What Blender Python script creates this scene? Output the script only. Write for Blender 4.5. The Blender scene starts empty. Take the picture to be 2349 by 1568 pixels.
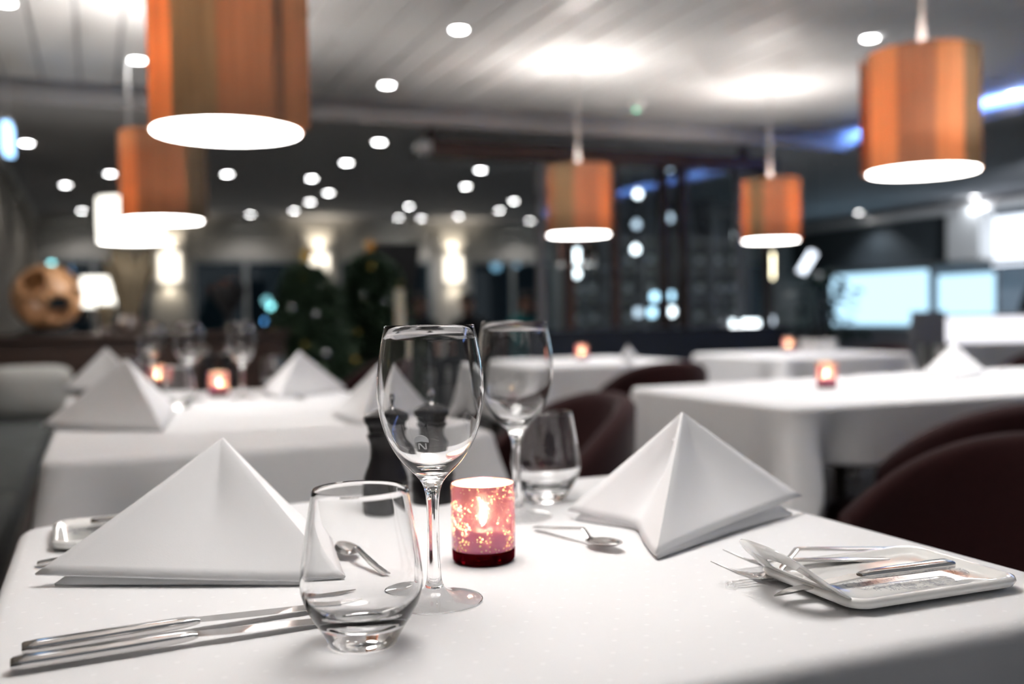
import bpy, bmesh, math, random
from mathutils import Vector, Matrix
random.seed(7)
sc = bpy.context.scene
COL = sc.collection
PI = math.pi

# ------------------------------------------------------------------ camera
IW, IH = 2349, 1568
FPX = IW * 35 / 36.0
PITCH, ROLL, TH = math.radians(1.556), math.radians(1.0), math.radians(22.6)
EYE = 0.98
cam_d = bpy.data.cameras.new('camera')
cam_d.lens = 35; cam_d.sensor_width = 36; cam_d.sensor_fit = 'HORIZONTAL'
cam_d.clip_start = 0.02; cam_d.clip_end = 100
cam_d.dof.use_dof = True
cam_d.dof.focus_distance = 0.79
cam_d.dof.aperture_fstop = 3.2
cam = bpy.data.objects.new('camera', cam_d)
COL.objects.link(cam)
_f = Vector((0, math.cos(PITCH), -math.sin(PITCH)))
_u = Vector((0, math.sin(PITCH), math.cos(PITCH)))
_r = Vector((1, 0, 0))
_r2 = _r * math.cos(ROLL) - _u * math.sin(ROLL)
_u2 = _r * math.sin(ROLL) + _u * math.cos(ROLL)
cam.matrix_world = Matrix(((_r2.x, _u2.x, -_f.x, 0), (_r2.y, _u2.y, -_f.y, 0), (_r2.z, _u2.z, -_f.z, EYE), (0, 0, 0, 1)))
sc.camera = cam

# ------------------------------------------------------------------ world, exposure
wd = bpy.data.worlds.new('world'); sc.world = wd; wd.use_nodes = True
wd.node_tree.nodes['Background'].inputs[0].default_value = (0.92, 0.95, 1.0, 1)
wd.node_tree.nodes['Background'].inputs[1].default_value = 0.12
sc.view_settings.view_transform = 'Standard'
sc.view_settings.look = 'None'
sc.view_settings.gamma = 1.0
sc.view_settings.use_curve_mapping = False
sc.view_settings.exposure = 0.71
sc.cycles.max_bounces = 8
sc.cycles.diffuse_bounces = 3
sc.cycles.time_limit = 1200
sc.cycles.glossy_bounces = 3
sc.cycles.transmission_bounces = 8
sc.cycles.transparent_max_bounces = 8
sc.cycles.sample_clamp_indirect = 12.0
sc.cycles.blur_glossy = 0.3
sc.cycles.adaptive_threshold = 0.08
sc.cycles.adaptive_min_samples = 16

# light strengths
L_DIFFUSER, W_BULB, W_DOWN, L_DOWN, L_SCONCE = 10.0, 105.0, 8.0, 22.0, 1.7

# ------------------------------------------------------------------ coordinates
UX = Vector((math.cos(TH), math.sin(TH), 0))
VX = Vector((-math.sin(TH), math.cos(TH), 0))
EYEP = Vector((0, 0, EYE))
TZ = 0.75            # table height
ZL, ZU = 2.47, 2.60  # lower ceiling, raised plank ceiling

def uv(u, v, z=0.0):
    return UX * u + VX * v + Vector((0, 0, z))

def ray(x, y):
    a = (x - IW / 2) / FPX; b = -(y - IH / 2) / FPX
    return _f + _r2 * a + _u2 * b

def on_z(x, y, z=TZ):
    d = ray(x, y); return EYEP + d * ((z - EYE) / d.z)

def on_v(x, y, v):
    d = ray(x, y); return EYEP + d * (v / d.dot(VX))

def on_u(x, y, u):
    d = ray(x, y); return EYEP + d * (u / d.dot(UX))

def at_y(x, y, Y):
    d = ray(x, y); return EYEP + d * (Y / d.y)

def U(p): return p.dot(UX)
def V(p): return p.dot(VX)

# ------------------------------------------------------------------ materials
MATS = {}
def new_mat(name):
    m = bpy.data.materials.new(name); m.use_nodes = True
    nt = m.node_tree
    for n in list(nt.nodes): nt.nodes.remove(n)
    out = nt.nodes.new('ShaderNodeOutputMaterial')
    MATS[name] = m
    return m, nt, out

def pbsdf(nt, col=(0.8, 0.8, 0.8), rough=0.5, metal=0.0, **kw):
    b = nt.nodes.new('ShaderNodeBsdfPrincipled')
    b.inputs['Base Color'].default_value = (*col, 1)
    b.inputs['Roughness'].default_value = rough
    b.inputs['Metallic'].default_value = metal
    for k, v in kw.items():
        b.inputs[k].default_value = v
    return b

def simple(name, col, rough=0.5, metal=0.0, noise=0.0, nscale=30, bump=0.0, stretch=(1, 1, 1), **kw):
    m, nt, out = new_mat(name)
    b = pbsdf(nt, col, rough, metal, **kw)
    nt.links.new(b.outputs[0], out.inputs[0])
    if noise or bump:
        tc = nt.nodes.new('ShaderNodeTexCoord')
        mp = nt.nodes.new('ShaderNodeMapping'); mp.inputs['Scale'].default_value = stretch
        nz = nt.nodes.new('ShaderNodeTexNoise'); nz.inputs['Scale'].default_value = nscale
        nz.inputs['Detail'].default_value = 4
        nt.links.new(tc.outputs['Object'], mp.inputs[0]); nt.links.new(mp.outputs[0], nz.inputs['Vector'])
        if noise:
            mx = nt.nodes.new('ShaderNodeMix'); mx.data_type = 'RGBA'
            mx.inputs[6].default_value = (*[c * (1 - noise) for c in col], 1)
            mx.inputs[7].default_value = (*[min(1, c * (1 + noise)) for c in col], 1)
            nt.links.new(nz.outputs['Fac'], mx.inputs[0]); nt.links.new(mx.outputs[2], b.inputs['Base Color'])
        if bump:
            bp = nt.nodes.new('ShaderNodeBump'); bp.inputs['Strength'].default_value = bump
            bp.inputs['Distance'].default_value = 0.001
            nt.links.new(nz.outputs['Fac'], bp.inputs['Height']); nt.links.new(bp.outputs[0], b.inputs['Normal'])
    return m

def emit(name, col, strength):
    m, nt, out = new_mat(name)
    e = nt.nodes.new('ShaderNodeEmission')
    e.inputs[0].default_value = (*col, 1); e.inputs[1].default_value = strength
    nt.links.new(e.outputs[0], out.inputs[0])
    return m

def math_node(nt, op, a=None, b=None, c=None):
    n = nt.nodes.new('ShaderNodeMath'); n.operation = op
    for i, x in enumerate((a, b, c)):
        if x is None: continue
        if isinstance(x, (int, float)): n.inputs[i].default_value = x
        else: nt.links.new(x, n.inputs[i])
    return n.outputs[0]

def cloth_mat(name, dots):
    m, nt, out = new_mat(name)
    b = pbsdf(nt, (0.80, 0.80, 0.81), 0.85)
    b.inputs['Sheen Weight'].default_value = 0.1
    b.inputs['Specular IOR Level'].default_value = 0.2
    tc = nt.nodes.new('ShaderNodeTexCoord')
    nz = nt.nodes.new('ShaderNodeTexNoise'); nz.inputs['Scale'].default_value = 900; nz.inputs['Detail'].default_value = 2
    nt.links.new(tc.outputs['Object'], nz.inputs['Vector'])
    bp = nt.nodes.new('ShaderNodeBump'); bp.inputs['Strength'].default_value = 0.12; bp.inputs['Distance'].default_value = 0.0006
    nt.links.new(nz.outputs['Fac'], bp.inputs['Height']); nt.links.new(bp.outputs[0], b.inputs['Normal'])
    if dots:      # woven damask dots in staggered rows
        sx = nt.nodes.new('ShaderNodeSeparateXYZ'); nt.links.new(tc.outputs['Object'], sx.inputs[0])
        yy = math_node(nt, 'MULTIPLY', sx.outputs[1], 1 / 0.022)
        row = math_node(nt, 'FLOOR', yy)
        xx = math_node(nt, 'ADD', math_node(nt, 'MULTIPLY', sx.outputs[0], 1 / 0.026), math_node(nt, 'MULTIPLY', row, 0.5))
        fx = math_node(nt, 'SUBTRACT', math_node(nt, 'FRACT', xx), 0.5)
        fy = math_node(nt, 'SUBTRACT', math_node(nt, 'FRACT', yy), 0.5)
        d2 = math_node(nt, 'ADD', math_node(nt, 'MULTIPLY', fx, fx), math_node(nt, 'MULTIPLY', fy, fy))
        ge = nt.nodes.new('ShaderNodeNewGeometry'); sn = nt.nodes.new('ShaderNodeSeparateXYZ'); nt.links.new(ge.outputs['True Normal'], sn.inputs[0])
        dm = math_node(nt, 'MULTIPLY', math_node(nt, 'LESS_THAN', d2, 0.006), math_node(nt, 'GREATER_THAN', sn.outputs[2], 0.8))
        mx = nt.nodes.new('ShaderNodeMix'); mx.data_type = 'RGBA'
        mx.inputs[6].default_value = (0.80, 0.80, 0.81, 1); mx.inputs[7].default_value = (0.855, 0.855, 0.865, 1)
        nt.links.new(dm, mx.inputs[0]); nt.links.new(mx.outputs[2], b.inputs['Base Color'])
    nt.links.new(b.outputs[0], out.inputs[0])
    return m

def veneer_mat(name):
    """thin wood veneer: vertical grain streaks, lets the bulb's light glow through"""
    m, nt, out = new_mat(name)
    tc = nt.nodes.new('ShaderNodeTexCoord')
    sx = nt.nodes.new('ShaderNodeSeparateXYZ'); nt.links.new(tc.outputs['Object'], sx.inputs[0])
    ang = math_node(nt, 'ARCTAN2', sx.outputs[1], sx.outputs[0])
    oi = nt.nodes.new('ShaderNodeObjectInfo')
    pos = math_node(nt, 'ADD', ang, math_node(nt, 'MULTIPLY', oi.outputs['Random'], 40.0))
    # fine upright grain
    cb = nt.nodes.new('ShaderNodeCombineXYZ')
    nt.links.new(math_node(nt, 'MULTIPLY', pos, 9.0), cb.inputs[0]); nt.links.new(math_node(nt, 'MULTIPLY', sx.outputs[2], 1.2), cb.inputs[1])
    nz = nt.nodes.new('ShaderNodeTexNoise'); nz.inputs['Scale'].default_value = 1.6; nz.inputs['Detail'].default_value = 4
    nt.links.new(cb.outputs[0], nz.inputs['Vector'])
    # broad bands of heartwood and sapwood, edges wandering a little with height
    wob = math_node(nt, 'MULTIPLY', math_node(nt, 'SUBTRACT', nz.outputs['Fac'], 0.5), 0.10)
    vo = nt.nodes.new('ShaderNodeTexVoronoi'); vo.voronoi_dimensions = '1D'; vo.inputs['Scale'].default_value = 1.45
    nt.links.new(math_node(nt, 'ADD', pos, wob), vo.inputs['W'])
    sc_ = nt.nodes.new('ShaderNodeSeparateColor'); nt.links.new(vo.outputs['Color'], sc_.inputs[0])
    cr = nt.nodes.new('ShaderNodeValToRGB'); cr.color_ramp.interpolation = 'CONSTANT'
    el = cr.color_ramp.elements
    el[0].position = 0.0; el[0].color = (0.33, 0.245, 0.16, 1)
    el[1].position = 0.20; el[1].color = (0.40, 0.235, 0.15, 1)
    for p, c in ((0.38, (0.50, 0.28, 0.18, 1)), (0.50, (0.72, 0.37, 0.19, 1)), (0.80, (0.76, 0.41, 0.215, 1))):
        e = el.new(p); e.color = c
    nt.links.new(sc_.outputs[0], cr.inputs[0])
    hs = nt.nodes.new('ShaderNodeHueSaturation'); nt.links.new(cr.outputs[0], hs.inputs['Color'])
    nt.links.new(math_node(nt, 'ADD', math_node(nt, 'MULTIPLY', nz.outputs['Fac'], 0.7), 0.65), hs.inputs['Value'])
    cr = hs
    d = nt.nodes.new('ShaderNodeBsdfDiffuse'); t = nt.nodes.new('ShaderNodeBsdfTranslucent')
    nt.links.new(cr.outputs[0], d.inputs[0])
    nt.links.new(cr.outputs[0], t.inputs[0])
    mx = nt.nodes.new('ShaderNodeMixShader'); mx.inputs[0].default_value = 0.26
    nt.links.new(d.outputs[0], mx.inputs[1]); nt.links.new(t.outputs[0], mx.inputs[2])
    nt.links.new(mx.outputs[0], out.inputs[0])
    return m

def mercury_mat(name, col, rough, metal, tint):
    """rose mercury glass: coloured mirror coat with flecks where the candle shines through"""
    m, nt, out = new_mat(name)
    tc = nt.nodes.new('ShaderNodeTexCoord')
    b = pbsdf(nt, col, rough, metal)
    b.inputs['Coat Weight'].default_value = 0.4; b.inputs['Coat Roughness'].default_value = 0.02
    vo = nt.nodes.new('ShaderNodeTexVoronoi'); vo.inputs['Scale'].default_value = 330; vo.inputs['Randomness'].default_value = 1.0
    nt.links.new(tc.outputs['Object'], vo.inputs['Vector'])
    nz = nt.nodes.new('ShaderNodeTexNoise'); nz.inputs['Scale'].default_value = 70; nz.inputs['Detail'].default_value = 2
    nt.links.new(tc.outputs['Object'], nz.inputs['Vector'])
    rad = math_node(nt, 'MINIMUM', math_node(nt, 'MULTIPLY', math_node(nt, 'SUBTRACT', nz.outputs['Fac'], 0.40), 2.0), 0.36)
    mask = math_node(nt, 'LESS_THAN', vo.outputs['Distance'], rad)
    tr = nt.nodes.new('ShaderNodeBsdfTranslucent'); tr.inputs[0].default_value = (1.0, 0.90, 0.62, 1)
    tp = nt.nodes.new('ShaderNodeBsdfTransparent'); tp.inputs[0].default_value = (1.0, 0.8, 0.6, 1)
    m1 = nt.nodes.new('ShaderNodeMixShader'); m1.inputs[0].default_value = 0.5
    nt.links.new(tr.outputs[0], m1.inputs[1]); nt.links.new(tp.outputs[0], m1.inputs[2])
    m2 = nt.nodes.new('ShaderNodeMixShader')
    ct = nt.nodes.new('ShaderNodeBsdfTransparent'); ct.inputs[0].default_value = (*tint, 1)
    m3 = nt.nodes.new('ShaderNodeMixShader'); m3.inputs[0].default_value = 0.15
    nt.links.new(b.outputs[0], m3.inputs[1]); nt.links.new(ct.outputs[0], m3.inputs[2])
    nt.links.new(mask, m2.inputs[0]); nt.links.new(m3.outputs[0], m2.inputs[1]); nt.links.new(m1.outputs[0], m2.inputs[2])
    nt.links.new(m2.outputs[0], out.inputs[0])
    return m

def glass_mat(name, col=(1, 1, 1), rough=0.0, ior=1.5):
    m, nt, out = new_mat(name)
    g = nt.nodes.new('ShaderNodeBsdfGlass'); g.inputs[0].default_value = (*col, 1)
    g.inputs['Roughness'].default_value = rough; g.inputs['IOR'].default_value = ior
    nt.links.new(g.outputs[0], out.inputs[0])
    return m

def pane_mat(name, tint, refl=0.12):
    """flat window glass: clear with a mirror-like sheen"""
    m, nt, out = new_mat(name)
    t = nt.nodes.new('ShaderNodeBsdfTransparent'); t.inputs[0].default_value = (*tint, 1)
    g = nt.nodes.new('ShaderNodeBsdfGlossy'); g.inputs['Roughness'].default_value = 0.02
    mx = nt.nodes.new('ShaderNodeMixShader'); mx.inputs[0].default_value = refl
    nt.links.new(t.outputs[0], mx.inputs[1]); nt.links.new(g.outputs[0], mx.inputs[2])
    nt.links.new(mx.outputs[0], out.inputs[0])
    return m

def plate_mat(name):
    m, nt, out = new_mat(name)
    b = pbsdf(nt, (0.80, 0.80, 0.78), 0.06)
    b.inputs['Coat Weight'].default_value = 0.6; b.inputs['Coat Roughness'].default_value = 0.03
    tc = nt.nodes.new('ShaderNodeTexCoord')
    nz = nt.nodes.new('ShaderNodeTexNoise'); nz.inputs['Scale'].default_value = 110; nz.inputs['Detail'].default_value = 5; nz.inputs['Distortion'].default_value = 1.2
    nt.links.new(tc.outputs['Object'], nz.inputs['Vector'])
    sx = nt.nodes.new('ShaderNodeSeparateXYZ'); nt.links.new(tc.outputs['Object'], sx.inputs[0])
    # faint grey printed sprig in the dish
    dx = math_node(nt, 'DIVIDE', math_node(nt, 'SUBTRACT', sx.outputs[0], 0.01), 0.062)
    dy = math_node(nt, 'DIVIDE', math_node(nt, 'ADD', sx.outputs[1], 0.012), 0.030)
    r2 = math_node(nt, 'ADD', math_node(nt, 'MULTIPLY', dx, dx), math_node(nt, 'MULTIPLY', dy, dy))
    ins = math_node(nt, 'LESS_THAN', r2, 1.0)
    ink = math_node(nt, 'LESS_THAN', math_node(nt, 'ABSOLUTE', math_node(nt, 'SUBTRACT', nz.outputs['Fac'], 0.5)), 0.045)
    fac = math_node(nt, 'MULTIPLY', ins, ink)
    mx = nt.nodes.new('ShaderNodeMix'); mx.data_type = 'RGBA'
    mx.inputs[6].default_value = (0.80, 0.80, 0.78, 1); mx.inputs[7].default_value = (0.46, 0.47, 0.49, 1)
    nt.links.new(fac, mx.inputs[0]); nt.links.new(mx.outputs[2], b.inputs['Base Color'])
    nt.links.new(b.outputs[0], out.inputs[0])
    return m

M_cloth = cloth_mat('white_damask', True)
M_napkin = cloth_mat('white_linen', False)
M_veneer = veneer_mat('wood_veneer')
M_mercury = mercury_mat('rose_mercury_glass', (0.50, 0.14, 0.26), 0.22, 0.30, (0.95, 0.60, 0.74))
M_lining = mercury_mat('pale_gold_mirror_lining', (0.86, 0.82, 0.68), 0.30, 0.5, (1.0, 0.97, 0.92))
M_rose = glass_mat('rose_glass', (0.20, 0.015, 0.03))
M_glass = glass_mat('clear_glass')
M_steel = simple('polished_steel', (0.62, 0.61, 0.60), 0.10, 1.0, noise=0.05, nscale=60)
M_brushed = simple('brushed_steel', (0.60, 0.60, 0.61), 0.25, 1.0, noise=0.1, nscale=40)
M_porcelain = plate_mat('porcelain_printed')
M_mill = simple('black_lacquer', (0.010, 0.009, 0.010), 0.34, noise=0.2, nscale=80, **{'Specular IOR Level': 0.25})
M_chair = simple('burgundy_velvet', (0.026, 0.0065, 0.007), 0.9, noise=0.35, nscale=180, bump=0.2, **{'Sheen Weight': 0.1, 'Specular IOR Level': 0.2})
M_chairleg = simple('dark_stained_beech', (0.03, 0.016, 0.010), 0.4, noise=0.2, nscale=30)
M_wood = simple('brown_wood', (0.12, 0.05, 0.024), 0.4, noise=0.3, nscale=14, stretch=(1, 8, 8))
M_darkwood = simple('dark_brown_wood', (0.034, 0.017, 0.011), 0.4, noise=0.3, nscale=10, stretch=(1, 6, 6))
M_beamwood = simple('red_brown_beam', (0.075, 0.033, 0.022), 0.45, noise=0.3, nscale=10, stretch=(1, 6, 6))
M_ceil = simple('white_ceiling_paint', (0.52, 0.52, 0.54), 0.8, noise=0.04, nscale=3)
M_plank = simple('white_painted_plank', (0.84, 0.84, 0.84), 0.42, noise=0.03, nscale=20, stretch=(6, 0.6, 1))
M_fascia = simple('grey_fascia_paint', (0.62, 0.60, 0.59), 0.6, noise=0.04, nscale=5)
M_wall = simple('warm_white_wall', (0.56, 0.54, 0.50), 0.8, noise=0.05, nscale=4)
M_wallL = simple('taupe_wall_panel', (0.30, 0.27, 0.23), 0.7, noise=0.1, nscale=4)
M_floor = simple('dark_carpet', (0.045, 0.042, 0.042), 0.95, noise=0.3, nscale=90)
M_bench = simple('grey_green_bench_fabric', (0.060, 0.066, 0.064), 0.9, noise=0.2, nscale=150, bump=0.2)
M_pillow = simple('pale_grey_pillow_fabric', (0.42, 0.42, 0.40), 0.9, noise=0.1, nscale=150, bump=0.2)
M_navy = simple('navy_upholstery', (0.012, 0.017, 0.028), 0.8, noise=0.2, nscale=60)
M_black = simple('matt_black', (0.010, 0.010, 0.011), 0.6, noise=0.2, nscale=20)
M_white = simple('white_enamel', (0.75, 0.75, 0.74), 0.35, noise=0.03, nscale=10)
M_grey = simple('grey_laminate', (0.22, 0.22, 0.24), 0.4, noise=0.08, nscale=12)
M_slate = simple('slate_board', (0.045, 0.055, 0.062), 0.6, noise=0.4, nscale=5)
M_red = simple('dark_plum_trim', (0.055, 0.035, 0.045), 0.6, noise=0.1, nscale=8)
M_wax = simple('cream_wax', (0.80, 0.74, 0.60), 0.5, noise=0.03, nscale=30, **{'Subsurface Weight': 0.3, 'Subsurface Radius': (0.01, 0.006, 0.003)})
M_wick = simple('charred_wick', (0.02, 0.015, 0.01), 0.9, noise=0.2, nscale=50)
M_flame = emit('candle_flame', (1.0, 0.80, 0.50), 600)
M_diff = emit('lamp_diffuser', (1.0, 0.965, 0.93), L_DIFFUSER)
M_bulb = emit('lamp_bulb', (1.0, 0.94, 0.86), 20)
M_downl = emit('downlight_lens', (1.0, 1.0, 1.0), L_DOWN)
M_shadelit = emit('lit_white_shade', (1.0, 0.96, 0.86), 1.6)
M_sconce = emit('sconce_glass', (1.0, 0.90, 0.74), L_SCONCE)
M_screen = emit('blue_backlit_panel', (0.50, 0.79, 1.0), 1.0)
M_coolwhite = emit('cool_white_light', (0.80, 0.88, 1.0), 1.6)
M_addedled = emit('added_blue_led', (0.16, 0.34, 1.0), 50.0)
M_exit = emit('blue_lit_sign', (0.35, 0.62, 1.0), 2.4)
M_leaf = simple('dark_conifer_needles', (0.06, 0.105, 0.06), 0.6, noise=0.5, nscale=25)
M_leafb = simple('glossy_green_leaf', (0.018, 0.05, 0.045), 0.35, noise=0.4, nscale=20)
M_gold = simple('gold_ornament', (0.85, 0.62, 0.16), 0.2, 1.0, noise=0.1, nscale=30)
M_silver = simple('silver_ornament', (0.75, 0.75, 0.78), 0.22, 1.0, noise=0.1, nscale=30)
M_grass = simple('dried_grass', (0.13, 0.10, 0.06), 0.8, noise=0.35, nscale=40)
M_sphere = simple('carved_burl_wood', (0.46, 0.24, 0.11), 0.35, noise=0.5, nscale=9)
M_winframe = simple('window_frame_paint', (0.42, 0.44, 0.45), 0.5, noise=0.05, nscale=8)
M_pane = pane_mat('window_pane_glass', (0.55, 0.72, 0.80), 0.10)
M_partglass = pane_mat('partition_glass', (0.82, 0.88, 0.90), 0.06)
M_night = simple('night_facade', (0.010, 0.016, 0.022), 0.8, noise=0.3, nscale=2)
M_skin = simple('skin', (0.46, 0.25, 0.18), 0.55, noise=0.06, nscale=30)
M_cloth_black = simple('black_clothing', (0.012, 0.013, 0.016), 0.9, noise=0.2, nscale=60)
M_cloth_teal = simple('teal_clothing', (0.02, 0.16, 0.17), 0.9, noise=0.2, nscale=60)
M_hair = simple('dark_hair', (0.02, 0.014, 0.010), 0.6, noise=0.3, nscale=60)
M_logo = simple('white_etched_print', (0.85, 0.86, 0.88), 0.6, noise=0.02, nscale=50)
M_bottle = simple('dark_bottle_glass', (0.03, 0.05, 0.035), 0.08, noise=0.2, nscale=20)
M_panelgrey = simple('grey_wall_panel', (0.28, 0.30, 0.33), 0.6, noise=0.1, nscale=6)

# ------------------------------------------------------------------ mesh builder
class MB:
    def __init__(self): self.v = []; self.f = []
    def add(self, vs, fs):
        o = len(self.v); self.v += [Vector(p) for p in vs]; self.f += [tuple(o + i for i in q) for q in fs]; return self
    def box(self, c, s, M=None):
        cx, cy, cz = c; x, y, z = s[0] / 2, s[1] / 2, s[2] / 2
        vs = [Vector((cx + a * x, cy + b * y, cz + d * z)) for d in (-1, 1) for a, b in ((-1, -1), (1, -1), (1, 1), (-1, 1))]
        if M is not None: vs = [M @ p for p in vs]
        return self.add(vs, [(3, 2, 1, 0), (4, 5, 6, 7), (0, 1, 5, 4), (1, 2, 6, 5), (2, 3, 7, 6), (3, 0, 4, 7)])
    def rings(self, rings, cap0=False, cap1=False, closed=True):
        n = len(rings[0]); vs = [p for r in rings for p in r]; fs = []
        for i in range(len(rings) - 1):
            for j in range(n if closed else n - 1):
                a = i * n + j; b = i * n + (j + 1) % n
                fs.append((a, b, b + n, a + n))
        if cap0: fs.append(tuple(reversed(range(n))))
        if cap1: fs.append(tuple((len(rings) - 1) * n + j for j in range(n)))
        return self.add(vs, fs)
    def lathe(self, prof, seg=40, a0=0.0, loc=(0, 0, 0)):
        L = Vector(loc); o = len(self.v); idx = []
        for r, z in prof:
            if r < 1e-6:
                self.v.append(L + Vector((0, 0, z))); idx.append([len(self.v) - 1] * seg)
            else:
                row = []
                for k in range(seg):
                    a = a0 + 2 * PI * k / seg
                    self.v.append(L + Vector((r * math.cos(a), r * math.sin(a), z))); row.append(len(self.v) - 1)
                idx.append(row)
        for i in range(len(idx) - 1):
            for k in range(seg):
                q = [idx[i][k], idx[i][(k + 1) % seg], idx[i + 1][(k + 1) % seg], idx[i + 1][k]]
                q2 = []
                for t in q:
                    if t not in q2: q2.append(t)
                if len(q2) >= 3: self.f.append(tuple(q2))
        return self
    def tube(self, pts, rad, seg=10, caps=True):
        pts = [Vector(p) for p in pts]; rs = []
        for i, p in enumerate(pts):
            d = (pts[min(i + 1, len(pts) - 1)] - pts[max(i - 1, 0)]).normalized()
            a = Vector((0, 0, 1)) if abs(d.z) < 0.9 else Vector((1, 0, 0))
            x = d.cross(a).normalized(); y = d.cross(x).normalized()
            r = rad[i] if isinstance(rad, (list, tuple)) else rad
            rs.append([p + x * (r * math.cos(2 * PI * k / seg)) - y * (r * math.sin(2 * PI * k / seg)) for k in range(seg)])
        return self.rings(rs, caps, caps)
    def loft(self, secs, power=0.55, seg=12):
        """secs: (x, z, half width, half thickness) - bar along x, wide in y, rounded section"""
        rs = []
        for i, (x, z, w, t) in enumerate(secs):
            a = secs[max(i - 1, 0)]; b = secs[min(i + 1, len(secs) - 1)]
            d = Vector((b[0] - a[0], 0, b[1] - a[1])).normalized(); n = Vector((-d.z, 0, d.x))
            ring = []
            for k in range(seg):
                q = 2 * PI * (k + 0.5) / seg; c, s = math.cos(q), math.sin(q)
                c = math.copysign(abs(c) ** power, c); s = math.copysign(abs(s) ** power, s)
                ring.append(Vector((x, 0, z)) + Vector((0, w * c, 0)) + n * (t * s))
            rs.append(ring)
        return self.rings(rs, True, True)
    def ball(self, c, r, seg=16, sc3=(1, 1, 1)):
        pr = [(math.sin(PI * i / (seg // 2)), -math.cos(PI * i / (seg // 2))) for i in range(seg // 2 + 1)]
        o = len(self.v); self.lathe([(a, b) for a, b in pr], seg)
        for i in range(o, len(self.v)):
            p = self.v[i]; self.v[i] = Vector(c) + Vector((p.x * r * sc3[0], p.y * r * sc3[1], p.z * r * sc3[2]))
        return self
    def mesh(self, name, mat, smooth=True, angle=35):
        me = bpy.data.meshes.new(name)
        me.from_pydata([tuple(p) for p in self.v], [], self.f)
        bm = bmesh.new(); bm.from_mesh(me)
        bmesh.ops.recalc_face_normals(bm, faces=bm.faces)
        bm.to_mesh(me); bm.free()
        if mat is not None: me.materials.append(mat)
        if smooth:
            for p in me.polygons: p.use_smooth = True
            me.set_sharp_from_angle(angle=math.radians(angle))
        return me
    def build(self, name, mat, parent=None, loc=None, rz=None, smooth=True, bevel=0, solid=0, subsurf=0, angle=35):
        o = bpy.data.objects.new(name, self.mesh(name, mat, smooth, angle))
        COL.objects.link(o)
        if parent is not None: o.parent = parent
        if loc is not None: o.location = loc
        if rz is not None: o.rotation_euler = (0, 0, rz)
        if solid:
            md = o.modifiers.new('thickness', 'SOLIDIFY'); md.thickness = solid; md.offset = 0
        if subsurf:
            md = o.modifiers.new('smooth', 'SUBSURF'); md.levels = subsurf; md.render_levels = subsurf
        if bevel:
            md = o.modifiers.new('bevel', 'BEVEL'); md.width = bevel; md.segments = 3; md.limit_method = 'ANGLE'
        return o

def thing(name, label, cat, loc=(0, 0, 0), rz=0.0, group=None):
    o = bpy.data.objects.new(name, None); COL.objects.link(o)
    o.empty_display_size = 0.05
    o.location = loc; o.rotation_euler = (0, 0, rz)
    o['label'] = label; o['category'] = cat
    if group: o['group'] = group
    return o

def tag(o, label, cat, group=None):
    o['label'] = label; o['category'] = cat
    if group: o['group'] = group
    return o

def struct(o):
    o['kind'] = 'structure'; return o

def dup(root, loc, rz, label, group=None):
    def cp(o, par):
        c = o.copy(); COL.objects.link(c); c.parent = par
        for ch in [x for x in bpy.data.objects if x.parent == o and x.name in kids]: cp(ch, c)
        return c
    kids = {x.name for x in bpy.data.objects}
    r = cp(root, None)
    r.location = loc; r.rotation_euler = (0, 0, rz); r['label'] = label
    if group: r['group'] = group
    elif 'group' in r: del r['group']
    return r

def light(kind, name, loc, energy, col=(1, 1, 1), radius=0.05, parent=None, **kw):
    d = bpy.data.lights.new(name, kind); d.energy = energy; d.color = col
    if kind in ('POINT', 'SPOT'): d.shadow_soft_size = radius
    for k, v in kw.items(): setattr(d, k, v)
    o = bpy.data.objects.new(name, d); COL.objects.link(o); o.location = loc
    if parent is not None: o.parent = parent
    return o

# ================================================================== SETTING
UL, UR, VN, VF = -0.76, 12.4, -1.6, 15.0      # left wall, right wall, behind the camera, far wall
VC, UC = 7.40, 6.75                          # edges of the raised plank ceiling
def room_box(name, mat, u0, u1, v0, v1, z0, z1, parent=None, bevel=0):
    m = MB().box(((u0 + u1) / 2, (v0 + v1) / 2, (z0 + z1) / 2), (u1 - u0, v1 - v0, z1 - z0))
    o = m.build(name, mat, parent, smooth=False, bevel=bevel)
    if parent is None: o.rotation_euler = (0, 0, TH)
    return o

struct(room_box('floor', M_floor, UL - 0.2, UR + 0.2, VN, VF + 0.2, -0.1, 0.0))
# lower ceiling: two slabs round the raised field, and the raised field itself
ceil = struct(room_box('ceiling', M_ceil, UL, UR, VN, VF, ZU + 0.03, ZU + 0.12))
room_box('ceiling_panel', M_ceil, UL, UR, VC, VF, ZL, ZU + 0.03, ceil)
room_box('ceiling_panel', M_ceil, UC, UR, VN, VC, ZL, ZU + 0.03, ceil)
# trim along the edges of the raised field
t1 = struct(room_box('trim_1', M_fascia, UL, UC, VC - 0.035, VC - 0.001, ZL - 0.02, ZU - 0.055))
t2 = struct(room_box('trim_2', M_fascia, UC - 0.035, UC - 0.001, VN, VC - 0.036, ZL - 0.02, ZU - 0.055))
room_box('added_cove_lip', M_fascia, UC - 0.26, UC - 0.036, VN, VC - 0.037, ZL - 0.02, ZL, t2)  # added ledge that hides the blue strip
room_box('added_cove_lip', M_fascia, UC - 0.26, UC - 0.245, VN, VC - 0.037, ZL, ZL + 0.05, t2)
room_box('added_led_strip', M_addedled, UC - 0.21, UC - 0.18, VN, VC - 0.05, ZL + 0.001, ZL + 0.012, t2)  # unseen blue strip added to tint the ceiling
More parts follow.
